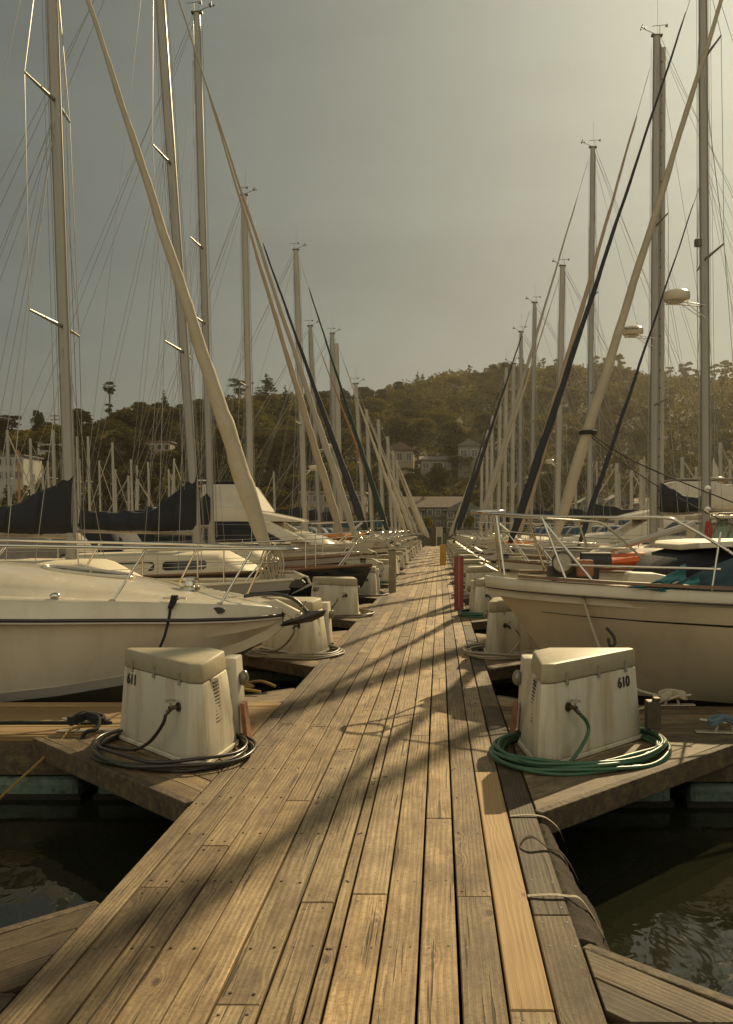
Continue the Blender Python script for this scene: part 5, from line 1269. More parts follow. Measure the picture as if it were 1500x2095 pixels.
    for s, hh, b in ((1.62, .02, .55), (1.67, .2, .75), (1.78, .33, .85), (2.05, .40, .9), (6.0, .44, 1.0)):
        z = .9; rows.append([P(s, -b, z), P(s, -b, z + hh * .7), P(s, -b * .8, z + hh), P(s, b * .8, z + hh), P(s, b, z + hh * .7), P(s, b, z)])
    MB().loft(rows, True, False, True).build('trunk_cabin', M['cover_black'], root, smooth=40)
    rows = [[P(s, -1.05 * k_, z), P(s, 1.05 * k_, z), P(s, 1.0 * k_, z + .055), P(s, -1.0 * k_, z + .055)] for s, z, k_ in ((1.86, 1.30, .5), (1.95, 1.325, .85), (2.3, 1.345, .95), (4.5, 1.36, 1.0), (6.2, 1.36, 1.0))]
    MB().loft(rows, True, False, True).build('cabin_roof', M['deck'], root, bevel=.015)
    rg = random.Random(9); rows = []
    for i in range(22):
        s = 1.62 + i * .13; fr = min(1, i / 5); row = []
        for j in range(9):
            q = j / 8; y = -1.0 - .30 * q ** 1.3 + .02 * math.sin(i * 1.3 + j); z = 1.30 * fr + .97 * (1 - fr) - (.02 + (.36 * fr) * q ** .8) + .015 * math.sin(i * .9 + 2.2 * j) + rg.uniform(-.008, .008)
            row.append(P(s - .12 * q, y, max(z, .935)))
        rows.append(row)
    mb = MB().loft(rows, False); back = [[p + V(0, .03, -.012) for p in r_] for r_ in rows]; mb.loft(back, False)
    tag(mb.build('tarpaulin', M['tarp'], smooth=60), 'crumpled blue tarpaulin hung along the cabin of the cream boat', 'tarpaulin')
    fl = MB()
    for (a, b, h0, sd0) in ((P(1.20, -1.25, .985), P(1.74, -1.20, 1.13), .13, 1), (P(1.34, -1.29, .975), P(1.84, -1.27, 1.05), .09, 4)):
        rr = []
        for i in range(13):
            t = i / 12; m_ = a.lerp(b, t) - V(0, 0, .04 * math.sin(math.pi * t)); hh = .006 + h0 * t ** 1.3 * (1 + .18 * math.sin(i * 2.3 + sd0))
            wv = [.012 * math.sin(i * 1.4 + j * 1.9 + sd0) for j in range(6)]
            fr_ = [m_ + V(0, wv[j], hh * (j / 5 - .5)) for j in range(6)]
            rr.append(fr_ + [p + V(0, .008, 0) for p in reversed(fr_)])
        fl.loft(rr, True, False, True)
    tag(fl.build('tarpaulin_edge', M['teal'], smooth=60), 'torn teal strip of tarpaulin tied down at the cap rail of the cream boat', 'tarpaulin')
    c = P(1.25, -.95, .985)
    MB().prism([c + V(0, 0, 0), c + V(.9, 0, -.02), c + V(.9, .4, -.02), c + V(0, .3, 0)], [c + V(.05, .03, .12), c + V(.3, .03, .11), c + V(.3, .3, .11), c + V(.05, .28, .12)]).build('deck_locker', M['deck'], root, bevel=.02)
trawler()
MB_ = None

# ------------------------------------------------------------------ boats of the neighbouring rows
def plain_boat(px, ytop, D, label, group, hull='white', spar='alloy_pale', cover='cover_blue', seed=0, lean=0.0, turn=1, stay=True):
    """a moored sailboat of another row, seen small among the masts"""
    rg = random.Random(seed); top = at(px, ytop, D); L = rg.uniform(8.5, 10.5)
    bow = top.x - turn * L * .38
    h = Hull(turn, bow, D, L, L * .31, 1.25, 1.0, 1.05)
    root = thing('sailboat', h.P(L / 2, 0, 0), label, 'sailboat', group)
    h.shell(n=7).build('hull', M[hull], root, smooth=40); h.deck().build('deck', M['deck'], root, smooth=40)
    cabin(h, root, 2.4, 6.2, 1.9, .42, 2)
    foot = V(top.x + lean, D, WATER + 1.35)
    mast_mesh(foot, top, .14, .11, 8).build('mast', M[spar], root, smooth=50)
    onm = lambda f: foot.lerp(top, f)
    for s_ in (-1, 1):
        MB().tube([onm(.55), onm(.55) + V(0, s_ * .8, 0)], .03, 5).build('spreader', M[spar], root)
        MB().tube([h.edge(L * .4, s_, 0, .1), onm(.55) + V(0, s_ * .8, 0), onm(.98)], .011, 4).build('shroud', M['wire'], root)
    MB().tube([h.P(.15, 0, 1.25), onm(.97)], rg.choice((.02, .055, .06)), 6).build('furled_sail', M[rg.choice(('sail_cream', 'sail_tan', 'sail_grey', 'sail_dark'))], root)
    wire(h.P(L - .1, 0, 1.05), onm(1), .011, 'backstay', root, n=4)
    g = foot + V(turn * .15, 0, .8); e = g + V(turn * 3.2, 0, .1)
    sail_cover(root, g, e, .6, .34, .36, M[cover]); pulpit(h, root, 1.2, .6, .02, .12, False)
    return root
back_l = [(15, 880, 74, 'cover_blue'), (37, 921, 92, 'cover_black'), (62, 897, 80, 'cover_pale'), (87, 951, 112, 'cover_blue'), (108, 880, 78, 'cover_black'), (98, 943, 104, 'cover_blue'), (158, 893, 84, 'cover_black'), (180, 893, 86, 'cover_pale'), (203, 942, 118, 'cover_blue'), (230, 905, 96, 'cover_black'), (268, 940, 110, 'cover_blue'), (303, 945, 116, 'cover_pale'), (345, 960, 124, 'cover_black'), (560, 965, 122, 'cover_blue'), (236, 960, 128, 'cover_black'), (128, 930, 100, 'cover_pale')]
desc_l = ['tallest mast at the edge of the picture', 'varnished ochre mast', 'mast with pale boom cover before the white house', 'short mast among taller ones', 'mast just beside the near alloy mast, with sloping headsail', 'short white mast before the trees', 'mast showing just beyond the near alloy mast', 'pale mast before the pink wall', 'short mast below the clipped trees', 'mast before the long building with many windows', 'short mast beneath the long building', 'short mast just above the black boom cover', 'short mast beside the radar arch', 'low mast beside the flybridge', 'lowest mast of its cluster', 'mast half hidden by the alloy one']
M['spruce'] = paint('varnished_spar', (0.36, 0.17, 0.05), .35, var=.15)
for i, (px, yt, D, cv) in enumerate(back_l):
    plain_boat(px, yt, D, 'far sailboat in the next row, ' + desc_l[i], 'sailboats in the next row on the 611 side', cover=cv, seed=i, spar='spruce' if i == 1 else 'alloy_pale', turn=1 if i % 2 else -1, lean=.25)
back_r = [(1262, 948, 62, 'cover_blue'), (1292, 962, 74, 'cover_pale'), (1312, 940, 66, 'cover_black'), (1396, 935, 60, 'cover_blue'), (1424, 955, 78, 'cover_black'), (1474, 905, 64, 'cover_pale'), (1494, 940, 72, 'cover_blue'), (1178, 975, 90, 'cover_black')]
desc_r = ['mast between the two tan furled sails', 'short mast before the gabled houses', 'mast just before the stepped mast', 'mast beyond the black boom cover', 'short mast below the bare hill', 'tall pale mast at the edge of the picture', 'mast beside the small white sail', 'lowest mast before the houses']
for i, (px, yt, D, cv) in enumerate(back_r):
    pb = plain_boat(px, yt, D, 'far sailboat beyond the 610 row, ' + desc_r[i], 'sailboats in the next row on the 610 side', cover=cv, seed=60 + i, turn=-1 if i % 2 else 1)
    if i == 6:
        a = [at(1458, 990, D), at(1482, 984, D), at(1459, 936, D)]; MB().prism(a, [p + V(0, .05, 0) for p in a]).build('small_sail', M['cover_pale'], pb)
rgb = random.Random(41)
for i in range(16):
    sd_ = -1 if i < 9 else 1
    px = rgb.uniform(5, 420) if sd_ < 0 else rgb.uniform(1190, 1500)
    D = rgb.uniform(96, 132); plain_boat(px, rgb.uniform(930, 985), D, 'small far sailboat among the thin masts ' + ('seen over the black boom covers' if sd_ < 0 else 'seen past the stepped mast and radar'), 'sailboats too far to tell apart ' + ('behind the 611 row' if sd_ < 0 else 'behind the 610 row'), cover=rgb.choice(('cover_blue', 'cover_black', 'cover_pale')), seed=90 + i, turn=rgb.choice((-1, 1)), lean=rgb.uniform(-.2, .2))

# ------------------------------------------------------------------ houses
WALLS = {n: paint(n, tuple(q * .7 for q in c), .8, var=.07, scale=.6, dirt=tuple(q * .5 for q in c), dirt_amt=.4) for n, c in dict(wall_white=(.55, .50, .42), wall_cream=(.43, .36, .26), wall_sage=(.175, .165, .12), wall_brown=(.13, .09, .055), wall_pink=(.38, .19, .13), wall_tan=(.33, .25, .15), wall_grey=(.25, .235, .2), wall_rose=(.36, .28, .22)).items()}
ROOFS = {n: paint(n, c, .85, var=.2, scale=2) for n, c in dict(roof_brown=(.12, .085, .055), roof_grey=(.13, .12, .105), roof_tan=(.27, .20, .13), roof_red=(.2, .09, .06), roof_pale=(.55, .5, .42)).items()}
M['trim'] = paint('white_trim', (.34, .31, .25), .6)
def house(px, ybase, D, wpx, hpx, label, wall, roof, kind='gable', rows=2, cols=4, dep=8.0, yaw=0.0, chimney=None, porch=False, ground=True):
    """a house standing with its wall foot at the given spot of the slope"""
    c = at(px, ybase, D); W = wpx / FPX * D; Hh = hpx / FPX * D
    root = thing('house', c, label, 'house', 'houses on the hillside')
    root.rotation_euler.z = R(yaw)
    x0, x1 = c.x - W / 2, c.x + W / 2; y0, y1 = c.y, c.y + dep; z0, z1 = c.z - 6, c.z + Hh
    MB().box(((x0 + x1) / 2, (y0 + y1) / 2, (z0 + z1) / 2), (W, dep, z1 - z0)).build('wall', WALLS[wall], root)
    ov = .5
    r = MB(); rh = min(3.4, max(1.2, W * .16))
    if kind == 'gable':      # ridge along X
        r.prism([(x0 - ov, y0 - ov, z1), (x0 - ov, y1 + ov, z1), (x0 - ov, (y0 + y1) / 2, z1 + rh)], [(x1 + ov, y0 - ov, z1), (x1 + ov, y1 + ov, z1), (x1 + ov, (y0 + y1) / 2, z1 + rh)])
    elif kind == 'front':    # gable facing the water
        rh = W * .3
        r.prism([(x0 - ov, y0 - ov, z1 - .1), (x1 + ov, y0 - ov, z1 - .1), (c.x, y0 - ov, z1 + rh)], [(x0 - ov, y1 + ov, z1 - .1), (x1 + ov, y1 + ov, z1 - .1), (c.x, y1 + ov, z1 + rh)])
    elif kind == 'hip':
        r.add([(x0 - .8, y0 - .8, z1), (x1 + .8, y0 - .8, z1), (x1 + .8, y1 + .8, z1), (x0 - .8, y1 + .8, z1), (c.x - W * .15, (y0 + y1) / 2, z1 + rh), (c.x + W * .15, (y0 + y1) / 2, z1 + rh)], [(0, 1, 5, 4), (1, 2, 5), (2, 3, 4, 5), (3, 0, 4), (0, 3, 2, 1)])
    else: r.box((c.x, (y0 + y1) / 2, z1 + .15), (W + .6, dep + .6, .3))
    rf = r.build('roof', ROOFS[roof], root)
    if kind == 'front':
        MB().prism([(x0 + .1, y0 - .04, z1 - .2), (x1 - .1, y0 - .04, z1 - .2), (c.x, y0 - .04, z1 + rh - .5)], [(x0 + .1, y0 + .04, z1 - .2), (x1 - .1, y0 + .04, z1 - .2), (c.x, y0 + .04, z1 + rh - .5)]).build('gable_wall', WALLS[wall], root)
    if chimney is not None: MB().box((c.x + chimney * W, (y0 + y1) / 2, z1 + rh * .6 + .8), (.9, .9, 2.6)).build('chimney', WALLS['wall_cream'], rf)
    st = Hh / rows
    for j in range(rows):
        for i in range(cols):
            wx = x0 + W * (i + .5) / cols; wz = c.z + st * (j + .52); ww = min(W / cols * .55, 1.7); wh = min(st * .5, 1.7)
            f = MB().box((wx, y0 - .03, wz), (ww + .3, .16, wh + .3)).build('window', M['trim'], root)
            MB().box((wx - ww * .26, y0 - .09, wz), (ww * .46, .1, wh)).box((wx + ww * .26, y0 - .09, wz), (ww * .46, .1, wh)).build('pane', M['glass'], f)
    return root
house(18, 985, 172, 60, 52, 'boxy white house at the shore by the picture edge', 'wall_white', 'roof_grey', 'flat', 2, 3)
house(102, 948, 200, 50, 42, 'white flat topped house on the slope beside the near alloy mast', 'wall_white', 'roof_grey', 'flat', 2, 2)
house(190, 945, 205, 50, 30, 'salmon pink walled house below the palm', 'wall_pink', 'roof_red', 'flat', 1, 3)
house(292, 945, 205, 112, 40, 'long beige house with a row of many windows below the dense trees', 'wall_rose', 'roof_brown', 'flat', 2, 8)
house(318, 905, 225, 46, 18, 'dark shingled attic house above the long beige one', 'wall_brown', 'roof_brown', 'gable', 1, 3)
house(565, 922, 225, 76, 26, 'dark brown house with a wide tan hipped roof under the tall conifer', 'wall_brown', 'roof_tan', 'hip', 1, 4)
house(462, 905, 235, 60, 22, 'low cream house with a pale chimney behind the masts', 'wall_cream', 'roof_brown', 'gable', 1, 3, chimney=.3)
house(680, 1055, 152, 130, 46, 'wide rose grey shore house behind the dark furled sail', 'wall_rose', 'roof_tan', 'flat', 2, 6)
house(818, 950, 215, 56, 30, 'tan gabled house with a band of windows, half hidden by stays', 'wall_tan', 'roof_brown', 'front', 1, 3)
house(893, 965, 230, 64, 24, 'grey roofed house tucked among round trees above the walkway end', 'wall_grey', 'roof_grey', 'gable', 1, 3)
house(880, 1084, 150, 150, 46, 'long two storey sage house with white windows at the end of the walkway', 'wall_sage', 'roof_brown', 'gable', 2, 9)
house(848, 1084, 146, 34, 40, 'projecting gabled bay of the sage shore building, among the stays', 'wall_sage', 'roof_brown', 'front', 2, 2, dep=4)
house(950, 1084, 146, 74, 40, 'sage shore house with a pale triangular gable beside the black furled sail', 'wall_sage', 'roof_grey', 'front', 2, 4)
house(960, 945, 228, 44, 34, 'steep roofed grey cottage in the trees behind the black furled sail', 'wall_grey', 'roof_grey', 'front', 1, 2)
house(1215, 1062, 160, 54, 34, 'small grey gabled house behind the tan furled sails', 'wall_grey', 'roof_grey', 'front', 1, 2)
house(1268, 1066, 165, 52, 40, 'pale blue grey gabled house beside the thick cream sail', 'wall_grey', 'roof_grey', 'front', 1, 2)
house(1310, 1060, 170, 60, 30, 'low shore house behind the stepped mast', 'wall_tan', 'roof_brown', 'gable', 1, 3)
house(930, 858, 330, 52, 12, 'house on the slope with a bright flat roof catching the sun', 'wall_cream', 'roof_pale', 'flat', 1, 4)
house(925, 842, 345, 34, 16, 'tan cube house just above the bright roof', 'wall_tan', 'roof_brown', 'flat', 1, 3)
house(1012, 768, 440, 40, 14, 'brown house with stepped roofs on the crest of the hill', 'wall_brown', 'roof_brown', 'flat', 1, 4)
house(812, 802, 410, 40, 10, 'long grey house at the crest above the clipped oaks', 'wall_grey', 'roof_brown', 'gable', 1, 5)
house(855, 818, 395, 36, 13, 'pale house on the upper slope near the crest', 'wall_cream', 'roof_brown', 'gable', 1, 4)
house(905, 800, 405, 30, 11, 'little cream house under the crest trees', 'wall_cream', 'roof_grey', 'gable', 1, 3)
house(1112, 795, 430, 60, 11, 'row of white terraces high on the hazy hill', 'wall_white', 'roof_grey', 'flat', 1, 6)
house(1085, 842, 390, 46, 12, 'grey terrace house on the middle of the hazy hill', 'wall_grey', 'roof_grey', 'flat', 1, 4)
house(1175, 880, 350, 40, 13, 'pale house on the lower hazy hill between furled sails', 'wall_cream', 'roof_brown', 'gable', 1, 3)
house(1290, 905, 330, 40, 13, 'brown house low on the hazy hill behind the stepped mast', 'wall_tan', 'roof_brown', 'gable', 1, 3)
house(330, 862, 258, 40, 14, 'white house high among dense trees beside the leaning cream sail', 'wall_white', 'roof_grey', 'flat', 1, 3)
house(655, 845, 330, 30, 14, 'shaded house on the knoll behind the dark furled sail', 'wall_grey', 'roof_brown', 'gable', 1, 2)
house(1395, 1035, 175, 60, 26, 'long pale shore shed behind the radar mast', 'wall_cream', 'roof_grey', 'gable', 1, 4)

# ------------------------------------------------------------------ trees
def foliage_mat(name, a, b, c):
    m, t, p = nodes(name); t.nodes.remove(p); out = t.nodes['Material Output']
    at_ = N(t, 'ShaderNodeAttribute', attribute_name='tone'); oi = N(t, 'ShaderNodeObjectInfo')
    s_ = N(t, 'ShaderNodeSeparateColor'); t.links.new(at_.outputs['Color'], s_.inputs[0])
    v = math_(t, 'ADD', math_(t, 'MULTIPLY', s_.outputs[0], .75), math_(t, 'MULTIPLY', oi.outputs['Random'], .3))
    col = ramp(t, v, [(.1, a), (.5, b), (.95, c)])
    d = N(t, 'ShaderNodeBsdfDiffuse'); tr = N(t, 'ShaderNodeBsdfTranslucent'); mxs = N(t, 'ShaderNodeMixShader'); mxs.inputs[0].default_value = .27
    t.links.new(col, d.inputs[0]); t.links.new(mixc(t, 1.0, col, (1.3, 1.1, .5), 'MULTIPLY'), tr.inputs[0])
    t.links.new(d.outputs[0], mxs.inputs[1]); t.links.new(tr.outputs[0], mxs.inputs[2]); t.links.new(mxs.outputs[0], out.inputs['Surface'])
    return m
F = dict(oak=foliage_mat('oak_leaves', (.028, .03, .010), (.075, .07, .022), (.16, .138, .04)), dark=foliage_mat('conifer_needles', (.018, .021, .010), (.038, .04, .017), (.07, .066, .028)),
         lime=foliage_mat('yellow_green_leaves', (.05, .048, .01), (.13, .11, .02), (.2, .165, .035)), dry=foliage_mat('eucalyptus_leaves', (.045, .044, .02), (.08, .074, .035), (.12, .105, .05)))
M['bark'] = paint('bark', (.07, .05, .033), .9, var=.3, bump=.6, bscale=6)

def cloud(lobes, n, size, seed, flat=1.0, fill=.35):
    """leaf clumps spread through ellipsoid lobes (cx, cy, cz, rx, ry, rz)"""
    rng = np.random.default_rng(seed); lb = np.array(lobes, float); wts = (lb[:, 3] * lb[:, 4] * lb[:, 5]) ** (2 / 3); wts /= wts.sum()
    k = rng.choice(len(lb), n, p=wts); d = rng.normal(size=(n, 3)); d /= np.linalg.norm(d, axis=1)[:, None]
    d[:, 2] = np.where(d[:, 2] < -.55, -d[:, 2], d[:, 2])
    rad = fill + (1 - fill) * rng.random(n) ** .45
    lump = 1 + .16 * np.sin(d[:, 0] * 5 + k) * np.cos(d[:, 1] * 4 + 2 * k) + .1 * np.sin(d[:, 2] * 9 + k)
    c = lb[k, :3] + d * lb[k, 3:] * (rad * lump)[:, None]
    nrm = d + rng.normal(size=(n, 3)) * .75; nrm /= np.linalg.norm(nrm, axis=1)[:, None]
    a = np.cross(nrm, rng.normal(size=(n, 3))); a /= np.linalg.norm(a, axis=1)[:, None]; b = np.cross(nrm, a)
    s = size * (.55 + .9 * rng.random(n)); a *= s[:, None]; b *= (s * (.5 + .4 * rng.random(n)) * flat)[:, None]
    q = np.stack([c - a * .5 - b * .35, c + a * .1 - b * .55, c + a * .55 + b * .1, c - a * .05 + b * .5], 1)
    tone = np.clip(.45 * rng.random(n) + .4 * rng.random(len(lb))[k] + .15, 0, 1)
    return q.reshape(-1, 3), tone

def crown_mesh(name, q, tone, mat):
    n = len(tone); me = bpy.data.meshes.new(name); me.vertices.add(4 * n); me.vertices.foreach_set('co', q.ravel())
    me.loops.add(4 * n); me.loops.foreach_set('vertex_index', np.arange(4 * n)); me.polygons.add(n)
    me.polygons.foreach_set('loop_start', np.arange(0, 4 * n, 4)); me.polygons.foreach_set('loop_total', np.full(n, 4))
    at_ = me.attributes.new('tone', 'FLOAT_COLOR', 'FACE'); col = np.ones((n, 4)); col[:, 0] = tone; at_.data.foreach_set('color', col.ravel())
    me.materials.append(mat); me.update(calc_edges=True); me.validate(); return me

def tree_kind(kind, seed):
    """unit-height tree: a trunk mesh with limbs and a crown mesh"""
    rg = random.Random(seed); tr = MB(); lob = []
    if kind == 'oak':
        for i in range(11):
            a = rg.uniform(0, 6.28); r_ = rg.uniform(.05, .36); z = rg.uniform(.42, .82) - r_ * .25
            lob.append((math.cos(a) * r_, math.sin(a) * r_, z, rg.uniform(.14, .25), rg.uniform(.14, .25), rg.uniform(.09, .16)))
        q, t = cloud(lob, 3200, .05, seed); m = F['oak']; th = .5
    elif kind == 'pine':          # tall conifer in drooping tiers
        for i in range(13):
            z = .16 + .8 * i / 12; r_ = .19 * (1 - z) ** .8 + .02
            for j in range(3 if i < 10 else 1):
                a = rg.uniform(0, 6.28); lob.append((math.cos(a) * r_ * .65, math.sin(a) * r_ * .65, z + rg.uniform(-.02, .02), r_ * .75 + .015, r_ * .75 + .015, .03))
        q, t = cloud(lob, 2400, .034, seed, .7); m = F['dark']; th = .95
    elif kind == 'cypress':       # flat topped, layered
        for i in range(9):
            a = rg.uniform(0, 6.28); r_ = rg.uniform(.02, .3); z = rg.uniform(.55, .95)
            lob.append((math.cos(a) * r_, math.sin(a) * r_, z, rg.uniform(.11, .2), rg.uniform(.11, .2), rg.uniform(.035, .06)))
        q, t = cloud(lob, 2000, .04, seed, .8); m = F['dark']; th = .85
    elif kind == 'eucalyptus':    # tall, see-through tufts on bare stems
        for i in range(12):
            a = rg.uniform(0, 6.28); r_ = rg.uniform(.03, .2); z = rg.uniform(.45, .97)
            lob.append((math.cos(a) * r_, math.sin(a) * r_, z, rg.uniform(.05, .1), rg.uniform(.05, .1), rg.uniform(.04, .075)))
        q, t = cloud(lob, 1500, .036, seed); m = F['dry']; th = .9
    elif kind == 'round':         # clipped round crown
        for i in range(7):
            a = rg.uniform(0, 6.28); r_ = rg.uniform(.0, .2); lob.append((math.cos(a) * r_, math.sin(a) * r_, rg.uniform(.4, .68), rg.uniform(.22, .32), rg.uniform(.22, .32), rg.uniform(.18, .28)))
        q, t = cloud(lob, 2800, .05, seed); m = F['lime']; th = .45
    else:                         # broad dark evergreen
        for i in range(12):
            a = rg.uniform(0, 6.28); r_ = rg.uniform(.0, .3); z = rg.uniform(.3, .85); lob.append((math.cos(a) * r_ * (1.1 - z * .6), math.sin(a) * r_ * (1.1 - z * .6), z, rg.uniform(.13, .22), rg.uniform(.13, .22), rg.uniform(.1, .16)))
        q, t = cloud(lob, 3200, .045, seed); m = F['dark']; th = .6
    tr.tube(curve([(0, 0, -.12), (.01, 0, .1), (rg.uniform(-.02, .02), rg.uniform(-.02, .02), th * .6), (0, 0, th)], 3), [.03 - .02 * i / 9 for i in range(10)], 7)
    for i, l in enumerate(lob[:7]):
        z0 = max(.12, l[2] - .28) if kind != 'pine' else l[2] - .03; tr.tube([(0, 0, z0), (l[0] * .5, l[1] * .5, (z0 + l[2]) / 2 + .02), (l[0], l[1], l[2])], [.011, .008, .004], 5)
    return tr, crown_mesh('crown', q, t, m)
KINDS = {k: [tree_kind(k, 100 + 7 * i + v) for v in range(3)] for i, k in enumerate(('oak', 'pine', 'cypress', 'eucalyptus', 'round', 'evergreen'))}
TREE_ROOTS = {}
for k, lst in KINDS.items():
    TREE_ROOTS[k] = []
    for tr, cm in lst:
        root = bpy.data.objects.new('tree', None); t_ = tr.build('trunk', M['bark'], origin=(0, 0, 0)); t_.parent = root; c = bpy.data.objects.new('crown', cm); COL.objects.link(c); c.parent = root
        TREE_ROOTS[k].append((t_, c, root))
NAMES = dict(oak='oak_tree', pine='conifer_tree', cypress='cypress_tree', eucalyptus='eucalyptus_tree', round='round_tree', evergreen='evergreen_tree')
rgt = random.Random(77)
def tree(kind, x, y, hgt, wid, label, group, z=None):
    t_, c, _ = TREE_ROOTS[kind][rgt.randrange(3)]
    r_ = bpy.data.objects.new(NAMES[kind], None); COL.objects.link(r_); r_.location = (x, y, gz(x, y) if z is None else z); r_.rotation_euler.z = rgt.uniform(0, 6.28); r_.scale = (wid, wid, hgt)
    for q in (t_, c):
        n = q.copy(); COL.objects.link(n); n.parent = r_
    return tag(r_, label, 'tree', group)
def tree_px(kind, px, ytop, D, wpx, label, group=None, ybase=None):
    """a tree whose top shows at (px, ytop); its foot stands on the slope at the distance D"""
    top = at(px, ytop, D); zb = gz(top.x, D); hgt = max(3, top.z - zb + .3); span = dict(oak=1.05, pine=.5, cypress=.95, eucalyptus=.6, round=.95, evergreen=.95)[kind]
    return tree(kind, top.x, D, hgt, wpx / FPX * D / span, label, group, zb - .3)
special = [('cypress', 24, 848, 235, 52, 'wispy dark pine on the skyline at the picture edge'), ('evergreen', 80, 832, 236, 44, 'pointed dark evergreen on the skyline beside the near alloy mast'),
 ('pine', 545, 763, 290, 62, 'tall layered conifer rising over the knoll'), ('cypress', 226, 822, 246, 34, 'flat dark tree at the foot of the palm'), ('oak', 310, 816, 262, 70, 'spreading oak on the skyline beyond the palm'), ('oak', 344, 820, 262, 40, 'small oak on the skyline beside the second mast'),
 ('evergreen', 270, 845, 225, 130, 'broad dense evergreen over the long beige house'), ('evergreen', 655, 795, 330, 110, 'dark evergreen mass on the crest of the knoll'), ('evergreen', 745, 790, 360, 90, 'dark evergreen on the crest just before the dip'),
 ('oak', 830, 834, 250, 125, 'large dome shaped oak with sunlit edges below the crest'), ('evergreen', 925, 860, 240, 100, 'large dark round evergreen below the bright roof'), ('round', 862, 992, 168, 36, 'yellow green tree behind the sage shore house'),
 ('round', 744, 1055, 141, 28, 'clipped yellow green bush by the shore between masts'), ('round', 870, 1053, 141, 34, 'clipped round bush before the sage house'), ('round', 690, 1046, 141, 40, 'round bush before the rose grey house'), ('round', 655, 1058, 142, 34, 'low round bush beside the flybridge cruiser'), ('round', 960, 1050, 141, 30, 'small round bush beside the pale gable'),
 ('pine', 865, 764, 425, 26, 'pointed tree pair on the crest, tallest of its clump'), ('evergreen', 907, 762, 430, 34, 'round dark tree on the crest'), ('cypress', 952, 757, 445, 22, 'slim flat topped tree on the crest'), ('cypress', 1102, 740, 455, 20, 'umbrella shaped tree on the crest before the bare mast'),
 ('eucalyptus', 1216, 726, 455, 30, 'see-through tall tree on the crest beside the tan sail'), ('eucalyptus', 1240, 728, 455, 22, 'thin tree on the crest just beyond the tan sail'), ('cypress', 1372, 748, 445, 34, 'flat topped tree on the crest between two masts'), ('cypress', 1402, 752, 445, 36, 'spreading tree on the crest beside the radar mast'), ('eucalyptus', 1428, 755, 445, 30, 'open tree on the crest touching the radar mast'),
 ('eucalyptus', 1462, 742, 442, 36, 'tall eucalyptus of the crest grove nearest the radar mast'), ('eucalyptus', 1484, 736, 442, 40, 'tallest eucalyptus of the crest grove'), ('eucalyptus', 1505, 738, 442, 40, 'eucalyptus at the very edge of the crest grove'), ('oak', 1020, 744, 450, 40, 'bushy tree over the stepped roof house on the crest'), ('oak', 700, 872, 235, 60, 'oak behind the pair of masts'), ('round', 520, 868, 240, 50, 'sunlit yellow green tree beside the hipped roof'),
 ('round', 990, 960, 215, 70, 'sunlit bright green tree behind the black furled sail'), ('evergreen', 900, 938, 205, 70, 'dark tree beside the grey roofed house'), ('round', 215, 905, 215, 30, 'yellow green shrub tree beside the pink wall'), ('round', 335, 868, 245, 40, 'yellow topped tree under the skyline oak')]
for a in special: tree_px(*a[:5], a[5])
# the palm on the knoll
def palm():
    c = at(224, 850, 248); z0 = gz(c.x, 248); top = at(224, 792, 248)
    root = thing('palm_tree', (c.x, 248, z0), 'tall slender fan palm standing above the skyline', 'palm')
    MB().tube(curve([(c.x, 248, z0 - .3), (c.x + .1, 248, (z0 + top.z) / 2), tuple(top)], 4), [.32, .3, .28, .26, .24, .23, .22, .22, .2], 8).build('trunk', M['bark'], root, smooth=60)
    rg = random.Random(3); b = MB()
    for i in range(70):
        a = rg.uniform(0, 6.28); e = rg.uniform(-1.0, 1.35); d = V(math.cos(a) * math.cos(e), math.sin(a) * math.cos(e), math.sin(e)); s_ = d.cross(V(0, 0, 1)).normalized()
        p = top + d * .9; ln = rg.uniform(.7, 1.15)
        b.add([top, p, p + d * ln + V(0, 0, -.25), p + d * ln * .8 + s_ * .5 + V(0, 0, -.2), p + d * ln * .45 + s_ * .6, p + d * ln * .8 - s_ * .5 + V(0, 0, -.2), p + d * ln * .45 - s_ * .6], [(1, 4, 3), (1, 3, 2), (1, 2, 5), (1, 5, 6)])
    b.build('crown', F['oak'], root)
palm()
pole = at(112, 847, 236); zb = gz(pole.x, 236)
pr_ = thing('utility_pole', (pole.x, 236, zb), 'utility pole with two crossarms on the skyline by the near alloy mast', 'pole')
MB().tube([(pole.x, 236, zb - .5), tuple(pole)], .16, 8).build('shaft', M['bark'], pr_)
for dz in (.5, 1.5): MB().box((pole.x, 236, pole.z - dz), (2.3, .16, .2)).build('crossarm', M['bark'], pr_)
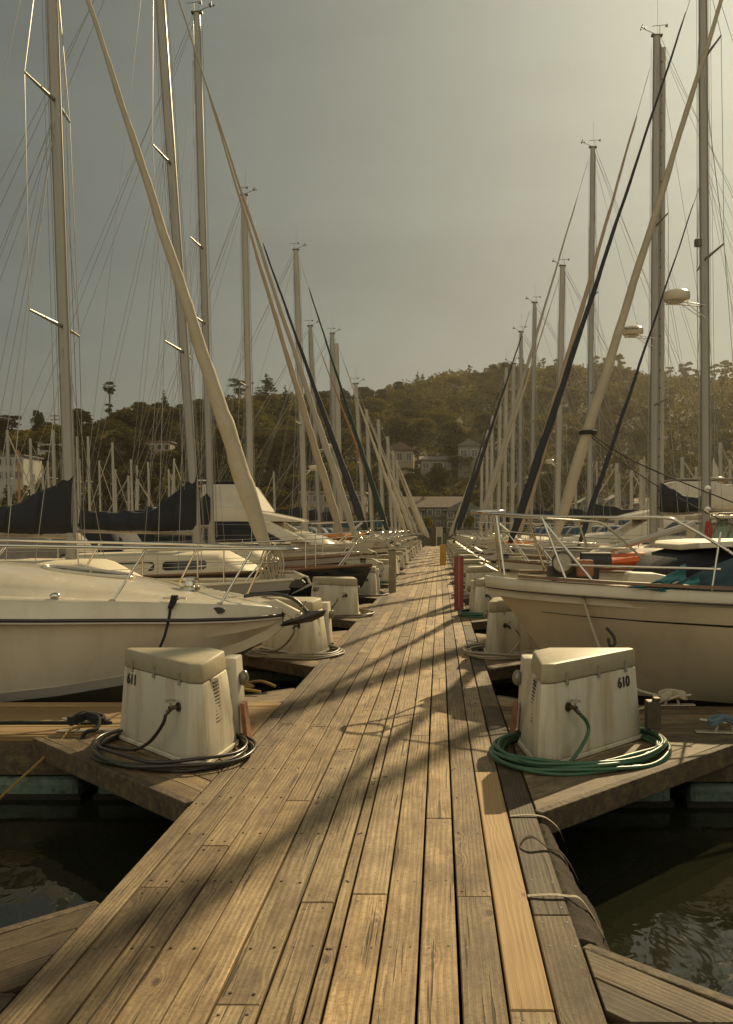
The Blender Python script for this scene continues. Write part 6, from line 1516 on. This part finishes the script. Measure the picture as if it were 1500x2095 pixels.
# the wooded slopes
TL = dict(oak='olive brown oak among many on the wooded slope', pine='dark narrow conifer on the wooded slope', cypress='flat layered dark tree on the wooded slope', eucalyptus='open grey green tree on the wooded slope', round='sunlit yellow green tree on the wooded slope', evergreen='dense dark evergreen on the wooded slope')
placed = []; cnt = 0; tries = 0
while cnt < 285 and tries < 20000:
    tries += 1
    u = rgt.uniform(-40, 1540); D = float(np.interp(u, RU, RD)); f = rgt.random() ** .9; y = 150 + (D - 147) * f
    x = (u - VX) / FPX * y; sp_ = 4.2 + y * .011
    if any((x - a) ** 2 + (y - b) ** 2 < sp_ * sp_ for a, b in placed[-400:]): continue
    placed.append((x, y)); cnt += 1
    k = rgt.choices(('oak', 'evergreen', 'round', 'pine', 'cypress', 'eucalyptus'), (46, 20, 11, 5, 6, 12 if u > 1000 else 3))[0]
    hg = dict(oak=6.5, evergreen=8, round=5.0, pine=11, cypress=8.5, eucalyptus=10)[k] * rgt.uniform(.75, 1.3) * (1 if y > 175 else .75)
    if f > .8: hg *= .62
    wd = hg * dict(oak=1.5, evergreen=1.15, round=1.3, pine=1.0, cypress=1.0, eucalyptus=.9)[k] * rgt.uniform(.85, 1.2)
    tree(k, x, y, hg, wd, TL[k], TL[k].split(' among')[0].split(' on the')[0] + ' trees of the slope', gz(x, y) - .4)
for lst in TREE_ROOTS.values():
    for t_, c, r_ in lst:
        for q in (t_, c): bpy.data.objects.remove(q)
        
# low scrub between the trees
rng = np.random.default_rng(9); n = 110000
u = rng.uniform(-80, 1580, n); D = np.interp(u, RU, RD); y = 146 + (D + 25 - 146) * rng.random(n) ** .8; x = (u - VX) / FPX * y
px_ = np.sin(x * .23 + 1.3 * np.sin(y * .11)) + np.sin(y * .19 + 1.7 * np.sin(x * .13)); z = ground_z(x, y) + rng.random(n) ** 1.2 * (2.0 + 1.7 * np.clip(px_, -1, 2))
c = np.stack([x, y, z], 1); nr = rng.normal(size=(n, 3)) + np.array([0, -.3, .9]); nr /= np.linalg.norm(nr, axis=1)[:, None]
a = np.cross(nr, rng.normal(size=(n, 3))); a /= np.linalg.norm(a, axis=1)[:, None]; b = np.cross(nr, a); s = (.25 + .42 * rng.random(n)) * (.55 + y / 420)
a *= s[:, None]; b *= (s * .7)[:, None]
q = np.stack([c - a - b * .6, c + a * .3 - b, c + a + b * .3, c - a * .2 + b], 1).reshape(-1, 3)
o = bpy.data.objects.new('hillside_shrubbery', crown_mesh('hillside_shrubbery', q, np.clip(.16 + .22 * px_ + .35 * rng.random(n), 0, 1), F['oak'])); COL.objects.link(o); tag(o, kind='stuff')

# ------------------------------------------------------------------ the hazy air
def haze():
    m = bpy.data.materials.new('haze'); m.use_nodes = True; t = m.node_tree; t.nodes.clear()
    v = t.nodes.new('ShaderNodeVolumePrincipled'); v.inputs['Density'].default_value = HAZE; v.inputs['Anisotropy'].default_value = 0.68; v.inputs['Color'].default_value = (.86, .8, .68, 1)
    out = t.nodes.new('ShaderNodeOutputMaterial'); t.links.new(v.outputs[0], out.inputs['Volume'])
    o = MB().box((0, 430, 60), (1830, 1000, 134)).build('haze', m, origin=(0, 0, 0)); tag(o, kind='stuff')
HAZE = 0.00016
if HAZE > 0: haze()
